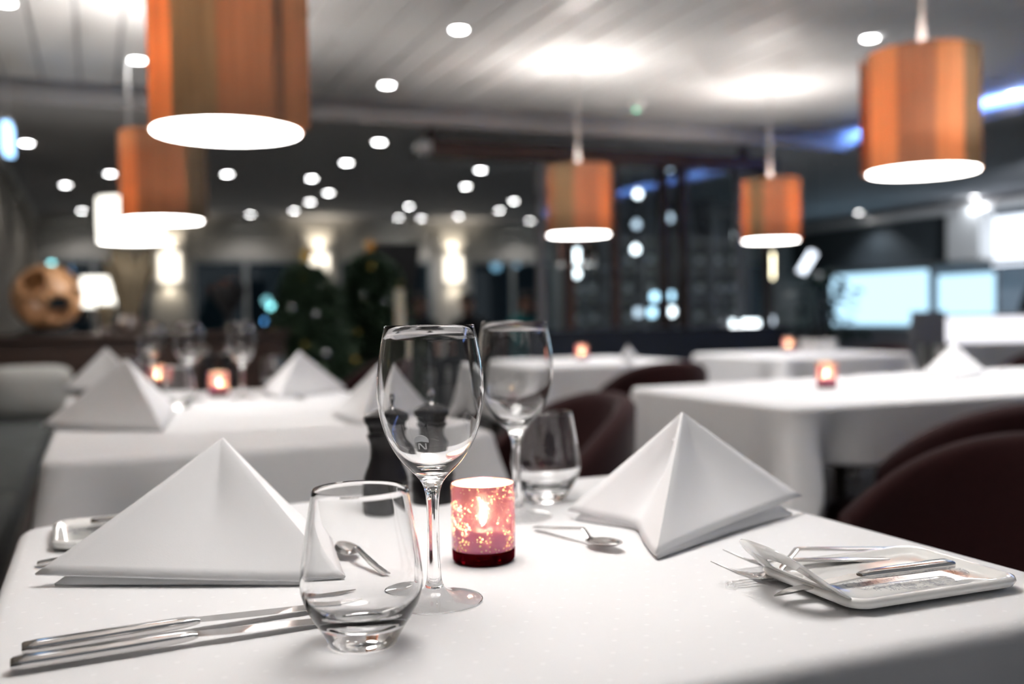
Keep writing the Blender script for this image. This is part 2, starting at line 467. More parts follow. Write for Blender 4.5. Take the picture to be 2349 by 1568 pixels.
# planks of the raised field, joints recessed
PWD = 0.232
pm = MB().box((0, 0, 0), (PWD - 0.020, VC - VN - 0.05, 0.028)).mesh('plank', M_plank, False)
n = int((UC - UL) / PWD)
for i in range(n + 1):
    u = UL + PWD * (i + 0.5)
    if u + PWD / 2 > UC: break
    o = bpy.data.objects.new('plank', pm); COL.objects.link(o); o.parent = ceil
    o.location = (u, (VC + VN) / 2 - 0.02, ZU + 0.014)
    md = o.modifiers.new('bevel', 'BEVEL'); md.width = 0.006; md.segments = 2

# ---- far wall with pilasters, cornice and windows
wall_far = struct(room_box('wall_far', M_wall, UL, UR, VF + 0.12, VF + 0.2, 0, ZL))
PIL = [U(on_v(x, 620, VF)) for x in (388, 730, 1036)]
step = (PIL[2] - PIL[0]) / 2
PIL = [PIL[0] - step] + PIL + [PIL[2] + step * k for k in range(1, 4)]
WT = on_v(560, 592, VF).z                     # window head
wins = []
wall_far_obj = wall_far
# cut the far wall into piers, head and sill pieces around the window openings
bpy.data.objects.remove(wall_far, do_unlink=True)
mb = MB()
mb.box(((UL + UR) / 2, VF + 0.1, (WT + ZL) / 2), (UR - UL, 0.2, ZL - WT))
mb.box(((UL + UR) / 2, VF + 0.1, 0.3), (UR - UL, 0.2, 0.6))
edges = []
for c in PIL: edges.append((c - 0.30, c + 0.30))
prev = UL
spans = []
for a, b in edges:
    a = max(a, UL); b = max(b, UL + 0.05)
    if a > prev: spans.append((prev, a))
    if b > a: mb.box(((a + b) / 2, VF + 0.1, (0.6 + WT) / 2), (b - a, 0.2, WT - 0.6))
    prev = b
mb.box(((prev + UR) / 2, VF + 0.1, (0.6 + WT) / 2), (UR - prev, 0.2, WT - 0.6))
wall_far = struct(mb.build('wall_far', M_wall, smooth=False)); wall_far.rotation_euler = (0, 0, TH)
trim3 = struct(room_box('trim_3', M_wall, UL, UR, VF - 0.10, VF - 0.001, ZL - 0.16, ZL - 0.002))   # cornice
for c in PIL[1:]:
    pl = room_box('pilaster', M_wall, c - 0.22, c + 0.22, VF - 0.07, VF - 0.001, 0.0, ZL - 0.161, wall_far)
for i, (a, b) in enumerate(spans):
    w = MB()
    for x in (a + 0.03, (a + b) / 2, b - 0.03): w.box((x, VF + 0.05, (0.6 + WT) / 2), (0.06, 0.07, WT - 0.6))
    for z in (0.63, WT - 0.03): w.box(((a + b) / 2, VF + 0.05, z), (b - a, 0.07, 0.06))
    wo = struct(w.build('window_%d' % (i + 1), M_winframe, smooth=False)); wo.rotation_euler = (0, 0, TH)
    for x0, x1 in ((a + 0.06, (a + b) / 2 - 0.03), ((a + b) / 2 + 0.03, b - 0.06)):
        MB().box(((x0 + x1) / 2, VF + 0.06, (0.66 + WT - 0.06) / 2), (x1 - x0, 0.008, WT - 0.72)).build('pane', M_pane, wo, smooth=False)
# night outside the windows
o = struct(room_box('wall_outside', M_night, UL - 4, UR + 4, VF + 6, VF + 6.2, -1, 5))
# ---- left wall with a panelled dado
wall_left = struct(room_box('wall_left', M_wallL, UL - 0.2, UL, VN, VF + 0.2, 0, ZU))
for k in range(7):
    room_box('panel', M_wallL, UL + 0.0005, UL + 0.025, 6.95 + k * 1.0, 7.87 + k * 1.0, 0.9, 2.0, wall_left, bevel=0.006)
trim4 = struct(room_box('trim_4', M_wall, UL + 0.0005, UL + 0.05, VC, VF - 0.11, ZL - 0.14, ZL - 0.002))
# ---- right wall beyond the serving counter
wall_right = struct(room_box('wall_right', M_panelgrey, UR, UR + 0.2, VN, VF + 0.2, 0, ZL))

# ================================================================== LIGHT FITTINGS
def make_pendant(label, group):
    D, Hh = 0.40, 0.44
    t = thing('pendant_lamp', label, 'lamp', group=group)
    # veneer wrapped once and a bit, free edge standing off
    N = 84; rs = []
    for zz, inset in ((0.0, 0.0), (Hh * 0.33, 0), (Hh * 0.66, 0), (Hh, 0.0)):
        ring = []
        for k in range(N):
            a = -0.35 + (2 * PI + 0.75) * k / (N - 1)
            r = D / 2 + 0.020 * max(0, (a - 5.2)) ** 1.0 / 1.5 + 0.004 * (a > 5.0)
            ring.append(Vector((r * math.cos(a), r * math.sin(a), zz)))
        rs.append(ring)
    MB().rings(rs, closed=False).build('shade', M_veneer, t, solid=0.0012)
    MB().lathe([(0, 0.002), (D / 2 - 0.006, 0.002), (D / 2 - 0.004, -0.001), (D / 2 - 0.006, -0.004), (0, -0.004)], 48).build('diffuser', M_diff, t)
    so = MB().lathe([(0, 0.370), (0.018, 0.370), (0.018, 0.405), (0.006, 0.410), (0, 0.410)], 16).build('socket', M_white, t)
    MB().lathe([(0, 0.28), (0.014, 0.284), (0.026, 0.298), (0.030, 0.318), (0.026, 0.340), (0.016, 0.358), (0.013, 0.368), (0, 0.368)], 20).build('bulb', M_bulb, so)
    sp = MB()
    for k in range(3):
        a = 2 * PI * k / 3 + 0.3
        sp.tube([(0.012 * math.cos(a), 0.012 * math.sin(a), Hh - 0.02), (0.196 * math.cos(a), 0.196 * math.sin(a), Hh - 0.02)], 0.003, 6)
    sp.build('spider', M_white, t)

    zc = ZU - 1.49
    MB().tube([(0, 0, 0.408), (0, 0, Hh + 0.02), (0, 0, Hh + 0.16), (0, 0, zc - 0.02)], [0.008, 0.018, 0.008, 0.007], 12).build('rod', M_white, t)
    MB().lathe([(0, zc - 0.03), (0.02, zc - 0.028), (0.062, zc - 0.008), (0.064, zc - 0.001), (0, zc - 0.001)], 24).build('ceiling_rose', M_fascia, t)
    light('POINT', 'bulb_light', (0, 0, 0.33), W_BULB, (1.0, 0.95, 0.90), 0.035, t)
    return t
ZB = 1.49
pend = make_pendant('large wood veneer pendant lamp in the upper left, cut by the top of the picture', 'wood veneer pendant lamps')
def lamp_at(px, py, Y):
    p = at_y(px, py, Y); return Vector((p.x, p.y, ZB))
lp = lamp_at(521, 302, 2.72); pend.location = lp; pend.rotation_euler = (0, 0, -0.35)
G = 'wood veneer pendant lamps'
for px, py, Y, rz, lab in ((372, 499, 5.08, -0.25, 'wood veneer pendant lamp behind and below the large one at left'),
                           (1328, 547, 6.45, -0.15, 'wood veneer pendant lamp in the middle, before the glass partition'),
                           (1768, 556, 7.3, -0.2, 'small farthest wood veneer pendant lamp, right of the middle one'),
                           (2117, 402, 3.75, 2.6, 'wood veneer pendant lamp hanging at the right, tallest on that side')):
    dup(pend, lamp_at(px, py, Y), rz, lab, G)
p = uv(0.36, 0.92); p.z = ZB
dup(pend, p, 0.4, 'wood veneer pendant lamp hanging above the nearest table, out of view', G)

# white pendant over the partition
wp = thing('white_pendant_lamp', 'glowing white drum pendant lamp behind the veneer lamps at left', 'lamp')
q = at_y(302, 556, 6.2); wp.location = (q.x, q.y, 1.47)
MB().lathe([(0.195, 0), (0.197, 0.15), (0.195, 0.27)], 40).build('shade', M_shadelit, wp, solid=0.002)
MB().lathe([(0, 0.012), (0.186, 0.012), (0.188, 0.008), (0.186, 0.004), (0, 0.004)], 40).build('diffuser', M_diff, wp)
MB().lathe([(0, 0.265), (0.19, 0.262), (0.19, 0.27), (0.05, 0.29), (0.045, 0.33), (0, 0.34)], 30).build('top_cap', M_white, wp)
MB().tube([(0, 0, 0.33), (0, 0, ZU - 1.47 - 0.002)], 0.006, 8).build('rod', M_white, wp)

# recessed downlights
def make_downlight(label, group):
    t = thing('downlight', label, 'downlight', group=group)
    MB().lathe([(0.045, -0.002), (0.058, -0.006), (0.064, -0.004), (0.066, -0.0005), (0.045, -0.0005)], 24).build('trim_ring', M_white, t)
    MB().lathe([(0, -0.003), (0.043, -0.003), (0.044, -0.001), (0, -0.001)], 24).build('lens', M_downl, t)
    s = light('SPOT', 'downlight_beam', (0, 0, -0.02), W_DOWN, (1.0, 0.98, 0.96), 0.04, t, spot_size=math.radians(125), spot_blend=0.6)
    return t
GL, GU = 'recessed downlights in the lower ceiling', 'recessed downlights in the raised plank ceiling'
LABL, LABU = 'small round recessed downlight in the lower grey ceiling', 'small round recessed downlight in the raised plank ceiling'
low = [(870, 326), (795, 373), (715, 409), (754, 442), (711, 463), (675, 483), (521, 399), (575, 532), (938, 473), (1102, 390), (1069, 427),
       (1178, 461), (1145, 482), (1052, 496), (967, 528), (915, 542), (1217, 550), (253, 398), (150, 424), (61, 328), (189, 519), (1772, 386), (1970, 487), (2235, 452)]
high = [(1053, 68), (888, 195), (315, 138), (1996, 88), (2328, 215), (12, 6)]
P0 = 'downlight in the lower ceiling, '
LOWL = ['right of the large veneer lamp, under the pale trim', 'second of the diagonal row below the pale ceiling trim', 'upper left of the cluster over the middle sconce', 'rightmost of the cluster over the middle sconce', 'just above the middle sconce',
        'lower left of the cluster over the middle sconce', 'alone right of the smaller left veneer lamp', 'lowest left, above the dark window with the vase', 'between the two right sconces, by itself', 'upper one left of the glass partition', 'just below the one left of the glass partition',
        'upper of the pair left of the middle veneer lamp', 'lower of the pair left of the middle veneer lamp', 'right above the third sconce', 'small and low, over the black board to its right', 'small and low, directly over the black board', 'lowest one beside the partition post',
        'left of the smaller left veneer lamp', 'faint and small above the carved sphere', 'beside the blue lit sign at far left', 'behind the white pendant lamp at left', 'on the rod of the farthest veneer lamp', 'right of the farthest veneer lamp, by the dark board', 'in front of the white column at right']
P1 = 'downlight in the raised plank ceiling, '
HIGHL = ['largest one above the middle of the picture', 'near the pale trim left of the middle', 'left of the large veneer lamp', 'left of the rod of the right veneer lamp', 'at the right picture edge', 'cut by the top left picture corner']
dl = make_downlight(P0 + LOWL[0], GL)
dl_u = None
for i, (x, y) in enumerate(low):
    p = on_z(x, y, ZL)
    vv, uu = V(p), U(p)
    if vv > VF - 0.4: p = on_v(x, y, VF - 0.5); p.z = ZL
    if uu > UR - 0.3: p = on_u(x, y, UR - 0.5); p.z = ZL
    if i == 0: dl.location = p
    else:
        o_ = dup(dl, p, 0, P0 + LOWL[i], GL)
        if i >= 22:                                   # the pair washing the serving station
            for c_ in o_.children:
                if c_.type == 'LIGHT': c_.data = c_.data.copy(); c_.data.energy = 25; c_.data.color = (0.85, 0.92, 1.0)
for i, (x, y) in enumerate(high):
    dup(dl, on_z(x, y, ZU), 0, P1 + HIGHL[i], GU)

for (u_, v_, w_), lab_ in zip(((1.98, 2.25, 60), (2.85, 2.2, 40), (2.2, 4.3, 60), (3.4, 3.95, 55)), ('above the right candle table, added unseen', 'above the table at the right edge, added unseen', 'above the far middle table, added unseen', 'above the far table with white dishes, added unseen')):  # added unseen downlights that brighten the dim tables
    o_ = dup(dl, uv(u_, v_, ZU), 0, P1 + lab_, GU)
    for c_ in o_.children:
        if c_.type == 'LIGHT': c_.data = c_.data.copy(); c_.data.energy = w_; c_.data.spot_size = math.radians(75)
# smoke detector with a green lamp on the plank ceiling
sd = thing('smoke_detector', 'round white smoke detector with a green light on the ceiling', 'smoke detector', on_z(1458, 238, ZU))
MB().lathe([(0, -0.05), (0.04, -0.05), (0.06, -0.035), (0.07, -0.012), (0.07, -0.0005), (0, -0.0005)], 28).build('housing', M_white, sd)
MB().ball((0.0, -0.03, -0.05), 0.010, 10).build('indicator', emit('green_indicator', (0.15, 1.0, 0.55), 5), sd)

# wall sconces on the pilasters
def make_sconce(label, group):
    t = thing('wall_sconce', label, 'wall lamp', group=group)
    n = 16
    rs = []
    for z in (-0.20, -0.19, 0.19, 0.20):
        k0 = 0.92 if abs(z) > 0.195 else 1.0
        rs.append([Vector((0.14 * k0 * math.cos(PI * k / n), -0.10 * k0 * math.sin(PI * k / n), z)) for k in range(n + 1)])
    MB().rings(rs, True, True).build('glass_shade', M_sconce, t)
    MB().box((0, 0.012, 0), (0.24, 0.022, 0.30)).build('back_plate', M_brushed, t, bevel=0.004)
    light('SPOT', 'uplight', (0, -0.06, 0.23), 8, (1.0, 0.88, 0.70), 0.05, t, spot_size=math.radians(130), spot_blend=0.7).rotation_euler = (PI, 0, 0)
    light('SPOT', 'downlight_glow', (0, -0.06, -0.23), 3.5, (1.0, 0.88, 0.70), 0.05, t, spot_size=math.radians(130), spot_blend=0.7)
    return t
scl = ['glowing wall sconce on the pilaster beside the dried grass bundle', 'glowing wall sconce partly hidden by the conifer tree', 'glowing wall sconce on the pilaster right of the black panel']
s0 = make_sconce(scl[0], 'wall sconces on the far wall')
for i, c in enumerate(PIL[1:4]):
    p = uv(c, VF - 0.095, on_v((388, 730, 1036)[i], (612, 612, 617)[i], VF - 0.1).z)
    if i == 0: s0.location = p; s0.rotation_euler = (0, 0, TH)
    else: dup(s0, p, TH, scl[i], 'wall sconces on the far wall')

# blue lit sign hung near the left wall
q = at_y(18, 320, 6.1)
es = thing('lit_sign', 'narrow blue lit hanging sign at the left edge under the ceiling', 'sign', (q.x, q.y, 0), TH)
MB().box((0, 0, q.z), (0.05, 0.30, 0.17)).build('sign_face', M_exit, es, bevel=0.008)
MB().box((0, 0, q.z + 0.1), (0.06, 0.32, 0.03)).build('housing', M_white, es, bevel=0.006)
MB().tube([(0, 0, q.z + 0.11), (0, 0, ZU - 0.001)], 0.006, 8).build('rod', M_white, es)

# ================================================================== TABLES
def cloth_mesh(w, d, drop, seed, flares, drops=None):
    rnd = random.Random(seed)
    rc = 0.045
    N = 64                                     # points per side
    base = []
    def pt(s):                                 # s in 0..4, outline of a rounded rectangle, with its normal
        k = int(s) % 4; t = s - int(s)
        L = (w if k % 2 == 0 else d); hw, hd = w / 2, d / 2
        x = -L / 2 + L * t
        cn = L / 2 - rc
        if abs(x) <= cn: lx, ly, nx, ny = x, 0.0, 0.0, -1.0
        else:
            a = (abs(x) - cn) / rc * PI / 4
            lx = math.copysign(cn + rc * math.sin(a), x); ly = rc * (1 - math.cos(a)); nx = math.copysign(math.sin(a), x); ny = -math.cos(a)
        off = (hd if k % 2 == 0 else hw)
        ly = -off + ly
        a = k * PI / 2
        c, s_ = round(math.cos(a)), round(math.sin(a))
        return Vector((lx * c - ly * s_, lx * s_ + ly * c, 0)), Vector((nx * c - ny * s_, nx * s_ + ny * c, 0)), k, t
    S = [4 * i / (4 * N) for i in range(4 * N)]
    P = [pt(s) for s in S]
    ph = [rnd.uniform(0, 6.28) for _ in range(8)]
    rings = []
    for k in (0.15, 0.4, 0.65, 0.85, 0.94):
        rings.append([p * k + Vector((0, 0, 0.0008 * math.sin(9 * p.x * k + ph[0]) * math.sin(8 * p.y * k + ph[1]))) for p, nn, kk, t in P])
    er = 0.013
    for a in (0.0, 25, 50, 75, 90):
        a = math.radians(a)
        rings.append([p - nn * (er * (1 - math.sin(a))) + Vector((0, 0, -er * (1 - math.cos(a)))) for p, nn, kk, t in P])
    M = 14
    for j in range(1, M + 1):
        q = j / M; ring = []
        for i, (p, nn, kk, t) in enumerate(P):
            dc = min(t, 1 - t)                 # nearness to a corner
            g = math.exp(-(dc / 0.060) ** 2)
            valley = math.exp(-((dc - 0.15) / 0.06) ** 2)
            wav = 0.007 * math.sin(6.28 * 1.4 * t + ph[kk]) + 0.002 * math.sin(6.28 * 3.1 * t + ph[kk + 4])
            flare = flares[(1 if p.x > 0 else 0) + (2 if p.y > 0 else 0)]; calm = 1 if flare > 0.02 else 0.1
            off = q ** 1.15 * (flare * g - 0.055 * calm * valley + wav * calm * (1 - g) + 0.012 * calm)
            sd_ = drops[kk] if drops else drop
            dz = -er - q * ((sd_ - er) * (1 - g) + (drop * 1.32 - er) * g)
            diag = Vector((math.copysign(1, p.x), math.copysign(1, p.y), 0)).normalized()
            dirn = (nn * (1 - g) + diag * g).normalized()
            ring.append(p + dirn * off + Vector((0, 0, dz)))
        rings.append(ring)
    m = MB(); m.rings(rings, cap0=True)
    return m

def make_table(u, v, w, d, ltable, lcloth, seed, flares=(0.1,) * 4, drop=0.27, drops=None):
    loc = uv(u, v, 0)
    t = thing('dining_table', ltable, 'table', loc, TH, 'tables under white cloths')
    MB().box((0, 0, TZ - 0.0195), (w - 0.024, d - 0.024, 0.03)).build('tabletop', M_wood, t, bevel=0.012)
    for a in (-1, 1):
        for b in (-1, 1):
            MB().tube([(a * (w / 2 - 0.09), b * (d / 2 - 0.09), 0), (a * (w / 2 - 0.09), b * (d / 2 - 0.09), TZ - 0.034)], [0.018, 0.026], 12).build('leg', M_chairleg, t)
    c = cloth_mesh(w, d, drop, seed, flares, drops).build('tablecloth', M_cloth, loc=(loc.x, loc.y, TZ - 0.0009), rz=TH, solid=0.0012, angle=60)
    tag(c, lcloth, 'tablecloth', 'white tablecloths')
    return loc

T1 = (0.330, 0.890, 0.834, 0.740)
T2 = (0.315, 2.190, 0.820, 0.764)
T3 = (0.315, 2.982, 0.820, 0.770)
T4 = (1.930, 2.310, 0.840, 0.800)
T5 = (2.795, 2.350, 0.840, 0.760)
T6 = (2.170, 4.380, 0.820, 0.800)
T7 = (3.440, 4.300, 0.840, 0.800)
for i, (T, a, b) in enumerate(((T1, 'square dining table hidden under the nearest white cloth', 'white damask cloth with woven dots on the nearest table'),
        (T2, 'dining table under the bare white cloth behind the big napkin at left', 'white cloth behind the big left napkin, bare toward the camera'),
        (T3, 'dining table at left with glasses and a rose candle, hidden by its cloth', 'white cloth at left carrying glasses and the glowing rose candle'),
        (T4, 'dining table at right with a lone candle, hidden by its cloth', 'white cloth at right with a cone-shaped corner fold and candle'),
        (T5, 'dining table at the right edge carrying one napkin', 'white cloth at the right edge under a single folded napkin'),
        (T6, 'far dining table in the middle before the navy bench', 'white cloth on the far middle table with a candle'),
        (T7, 'far dining table right of the middle, before the potted plant', 'white cloth on the far table right of the middle, with candle and white dishes'))):
    q_ = 0.16
    fl = {0: (0.06,) * 4, 1: (0.10, q_, 0.0, 0.0), 2: (0.0, 0.0, 0.10, q_), 3: (q_, 0.0, q_, 0.0), 4: (0.0, q_, 0.0, q_)}.get(i, (q_,) * 4)
    make_table(*T, a, b, 11 + i, fl, 0.27, (0.15, 0.27, 0.27, 0.31) if i == 3 else None)

# ================================================================== TABLEWARE
def make_wine_glass(label):
    t = thing('wine_glass', label, 'wine glass')
    outer = [(0, 0), (0.0385, 0.0), (0.0390, 0.0008), (0.0385, 0.0016), (0.030, 0.0034), (0.018, 0.0055), (0.010, 0.009), (0.0068, 0.015), (0.0056, 0.024), (0.0049, 0.045),
             (0.0048, 0.066), (0.0054, 0.082), (0.0070, 0.092), (0.0105, 0.099), (0.0175, 0.1065), (0.0250, 0.1145), (0.0320, 0.1250), (0.0375, 0.1375), (0.0412, 0.151),
             (0.0430, 0.166), (0.0428, 0.180), (0.0412, 0.196), (0.0387, 0.211), (0.0362, 0.2225)]
    rim = [(0.0357, 0.2230), (0.0352, 0.2225)]
    inner = [(0.0377, 0.211), (0.0402, 0.196), (0.0418, 0.180), (0.0420, 0.166), (0.0402, 0.151), (0.0364, 0.1377), (0.0308, 0.1262), (0.0236, 0.1168), (0.0155, 0.1105), (0.007, 0.1075), (0, 0.1068)]
    # smooth the profile
    def sm(P, n=4):
        out = []
        for i in range(len(P) - 1):
            p0 = P[max(i - 1, 0)]; p1 = P[i]; p2 = P[i + 1]; p3 = P[min(i + 2, len(P) - 1)]
            for k in range(n):
                s = k / n
                out.append(tuple(0.5 * ((2 * p1[j]) + (-p0[j] + p2[j]) * s + (2 * p0[j] - 5 * p1[j] + 4 * p2[j] - p3[j]) * s * s + (-p0[j] + 3 * p1[j] - 3 * p2[j] + p3[j]) * s ** 3) for j in (0, 1)))
        out.append(P[-1]); return out
    prof = [(0, 0), (0.0375, 0.0)] + sm(outer[2:]) + rim + sm(inner)
    prof = [(max(r, 0), z) for r, z in prof]
    prof[-1] = (0, prof[-1][1])
    MB().lathe(prof, 72).build('bowl_and_stem', M_glass, t, angle=60)
    return t

def make_tumbler(label):
    t = thing('water_tumbler', label, 'tumbler')
    prof = [(0, 0.0016), (0.018, 0.0010), (0.0220, 0.0), (0.0240, 0.0008), (0.0262, 0.006), (0.0300, 0.0125), (0.0352, 0.0205), (0.0400, 0.0295), (0.0428, 0.0390), (0.0432, 0.0455), (0.0422, 0.0560),
            (0.0398, 0.0730), (0.0370, 0.0900), (0.0342, 0.1060), (0.0336, 0.1095), (0.0328, 0.1103), (0.0320, 0.1096), (0.0325, 0.1060), (0.0353, 0.0900), (0.0381, 0.0730),
            (0.0405, 0.0560), (0.0414, 0.0455), (0.0410, 0.0395), (0.0380, 0.0310), (0.0322, 0.0235), (0.0240, 0.0185), (0.0130, 0.0160), (0, 0.0155)]
    MB().lathe(prof, 72).build('body', M_glass, t, angle=50)
    return t

def make_candle_holder(label):
    t = thing('candle_holder', label, 'candle holder')
    cup = MB().lathe([(0, 0.0125), (0.0292, 0.0125), (0.0298, 0.0145), (0.0299, 0.072), (0.0294, 0.0735), (0.0288, 0.0730)], 56).build('cup', M_mercury, t)
    MB().lathe([(0.0287, 0.0729), (0.0284, 0.0700), (0.0282, 0.0160), (0.0276, 0.0145), (0, 0.0145)], 56).build('mirror_lining', M_lining, cup)
    MB().lathe([(0, 0.0002), (0.025, 0.0002), (0.0275, 0.0006), (0.0292, 0.0030), (0.0297, 0.0122), (0, 0.0122)], 56).build('solid_base', M_rose, t)
    return t
def make_tealight(label):
    t = thing('tealight', label, 'candle')
    MB().lathe([(0, 0.0), (0.0185, 0.0), (0.019, 0.001), (0.019, 0.015), (0.0182, 0.015), (0, 0.0145)], 28).build('wax', M_wax, t)
    wk = MB().tube([(0, 0, 0.0145), (0.0003, 0, 0.0184)], 0.0006, 6).build('wick', M_wick, t)
    MB().lathe([(0, 0.0185), (0.0022, 0.0205), (0.0034, 0.0250), (0.0030, 0.0300), (0.0016, 0.0360), (0, 0.0410)], 14).build('flame', M_flame, wk)
    return t

def make_mill(label):
    t = thing('pepper_mill', label, 'pepper mill')
    prof = [(0, 0), (0.0262, 0.0), (0.0268, 0.002), (0.0268, 0.026), (0.0258, 0.0275), (0.0258, 0.0290), (0.0270, 0.0305), (0.0270, 0.0345), (0.0255, 0.0360), (0.0262, 0.0385), (0.0258, 0.0405), (0.0236, 0.047),
            (0.0205, 0.054), (0.0180, 0.062), (0.0172, 0.070), (0.0178, 0.078), (0.0196, 0.083), (0.0212, 0.0860), (0.0212, 0.0885), (0.0190, 0.0905)]
    MB().lathe(prof + [(0, 0.0905)], 36).build('body', M_mill, t)
    hd_ = MB().lathe([(0, 0.0908), (0.0188, 0.0908), (0.0198, 0.093), (0.0205, 0.096), (0.0200, 0.0975), (0.0238, 0.1015), (0.0248, 0.1055), (0.0236, 0.1100), (0.0195, 0.1125), (0.0150, 0.1140), (0.008, 0.1165), (0, 0.1170)], 36).build('head', M_mill, t)
    MB().lathe([(0, 0.1171), (0.0045, 0.1171), (0.0030, 0.1190), (0.0024, 0.1235), (0.0042, 0.1262), (0.0054, 0.1295), (0.0042, 0.1330), (0, 0.1345)], 18).build('knob', M_steel, hd_)
    return t

def make_fork(label):
    t = thing('table_fork', label, 'fork')
    MB().loft([(0.0, 0.0026, 0.0060, 0.0012), (0.003, 0.0030, 0.0070, 0.0014), (0.05, 0.0072, 0.0060, 0.0014), (0.09, 0.0108, 0.0048, 0.0014), (0.117, 0.0132, 0.0042, 0.0014), (0.120, 0.0130, 0.0040, 0.0014),
               (0.126, 0.0070, 0.0036, 0.0014), (0.129, 0.0048, 0.0044, 0.0012), (0.135, 0.0030, 0.0085, 0.0010), (0.142, 0.0020, 0.0112, 0.0009), (0.150, 0.0026, 0.0116, 0.0009), (0.153, 0.0029, 0.0116, 0.0008)], 0.7).build('handle', M_steel, t)
    for k in range(4):
        y = -0.0099 + 0.0066 * k
        m = MB().loft([(0.1525, 0.0029, 0.0017, 0.0009), (0.163, 0.0050, 0.0015, 0.0009), (0.174, 0.0092, 0.0013, 0.0008), (0.184, 0.0140, 0.0010, 0.0006), (0.190, 0.0170, 0.0005, 0.0004)], 0.8, 8)
        for i in range(len(m.v)): m.v[i].y += y * (1 - 0.15 * (m.v[i].x - 0.1525) / 0.04)
        m.build('tine', M_steel, t)
    return t

def make_spoon(label):
    t = thing('teaspoon', label, 'spoon')
    MB().loft([(0.0, 0.0022, 0.0042, 0.0010), (0.002, 0.0026, 0.0050, 0.0012), (0.04, 0.0078, 0.0040, 0.0012), (0.074, 0.0130, 0.0030, 0.0013), (0.078, 0.0134, 0.0029, 0.0013), (0.081, 0.0118, 0.0028, 0.0013),
               (0.087, 0.0070, 0.0030, 0.0012), (0.0895, 0.0058, 0.0042, 0.0010)], 0.7).build('handle', M_steel, t)
    m = MB(); n = 28; rs = []
    for j in range(1, 9):
        q = j / 8; ring = []
        for k in range(n):
            a = 2 * PI * k / n
            x = 0.111 + 0.0228 * q * math.cos(a); y = 0.0138 * q * math.sin(a) * (1 - 0.16 * math.cos(a))
            ring.append(Vector((x, y, 0.0016 + 0.0052 * q * q + 0.0016 * q * (math.cos(a)))))
        rs.append(ring)
    m.rings(rs, cap0=True)
    m.build('bowl', M_steel, t, solid=0.0011)
    return t

def make_knife(label, L1=0.115, L2=0.125, s=1.0):
    t = thing('table_knife', label, 'knife')
    MB().loft([(0.0, 0.0042 * s, 0.0062 * s, 0.0024 * s), (0.0015, 0.0042 * s, 0.0074 * s, 0.0032 * s), (0.01, 0.0043 * s, 0.0080 * s, 0.0036 * s), (L1 * 0.6, 0.0048 * s, 0.0072 * s, 0.0036 * s), (L1 * 0.93, 0.0054 * s, 0.0060 * s, 0.0034 * s),
               (L1, 0.0056 * s, 0.0050 * s, 0.0028 * s), (L1 + 0.004, 0.0056 * s, 0.0042 * s, 0.0018 * s)], 0.5, 16).build('handle', M_steel, t)
    m = MB(); rs = []
    for i in range(13):
        q = i / 12; x = L1 + 0.002 + L2 * q
        wt = 0.0075 * s * (1 if q < 0.75 else max(0.06, math.cos((q - 0.75) / 0.25 * PI / 2 * 0.97)))
        z = 0.0056 * s - 0.0040 * s * min(1, q * 1.2)
        w0 = 0.0045 * s + 0.002 * s * min(1, q * 6)
        yb = 0.0065 * s                                    # the spine stays straight, the edge rounds to the tip
        rs.append([Vector((x, yb, z + 0.0008)), Vector((x, yb - wt - w0 * 0.9 * (1 if q < 0.75 else (1 - (q - 0.75) / 0.25 * 0.9)), z + 0.0002)), Vector((x, yb - wt - w0 * 0.9 * (1 if q < 0.75 else (1 - (q - 0.75) / 0.25 * 0.9)), z - 0.0002)), Vector((x, yb, z - 0.0006))])
    m.rings(rs, True, True).build('blade', M_steel, t)
    return t

def rrect(w, d, r, z, n=8, cx=0, cy=0):
    out = []
    for (sx, sy, a0) in ((1, 1, 0), (-1, 1, PI / 2), (-1, -1, PI), (1, -1, 1.5 * PI)):
        for k in range(n + 1):
            a = a0 + PI / 2 * k / n
            out.append(Vector((cx + sx * (w / 2 - r) + r * math.cos(a), cy + sy * (d / 2 - r) + r * math.sin(a), z)))
    return out

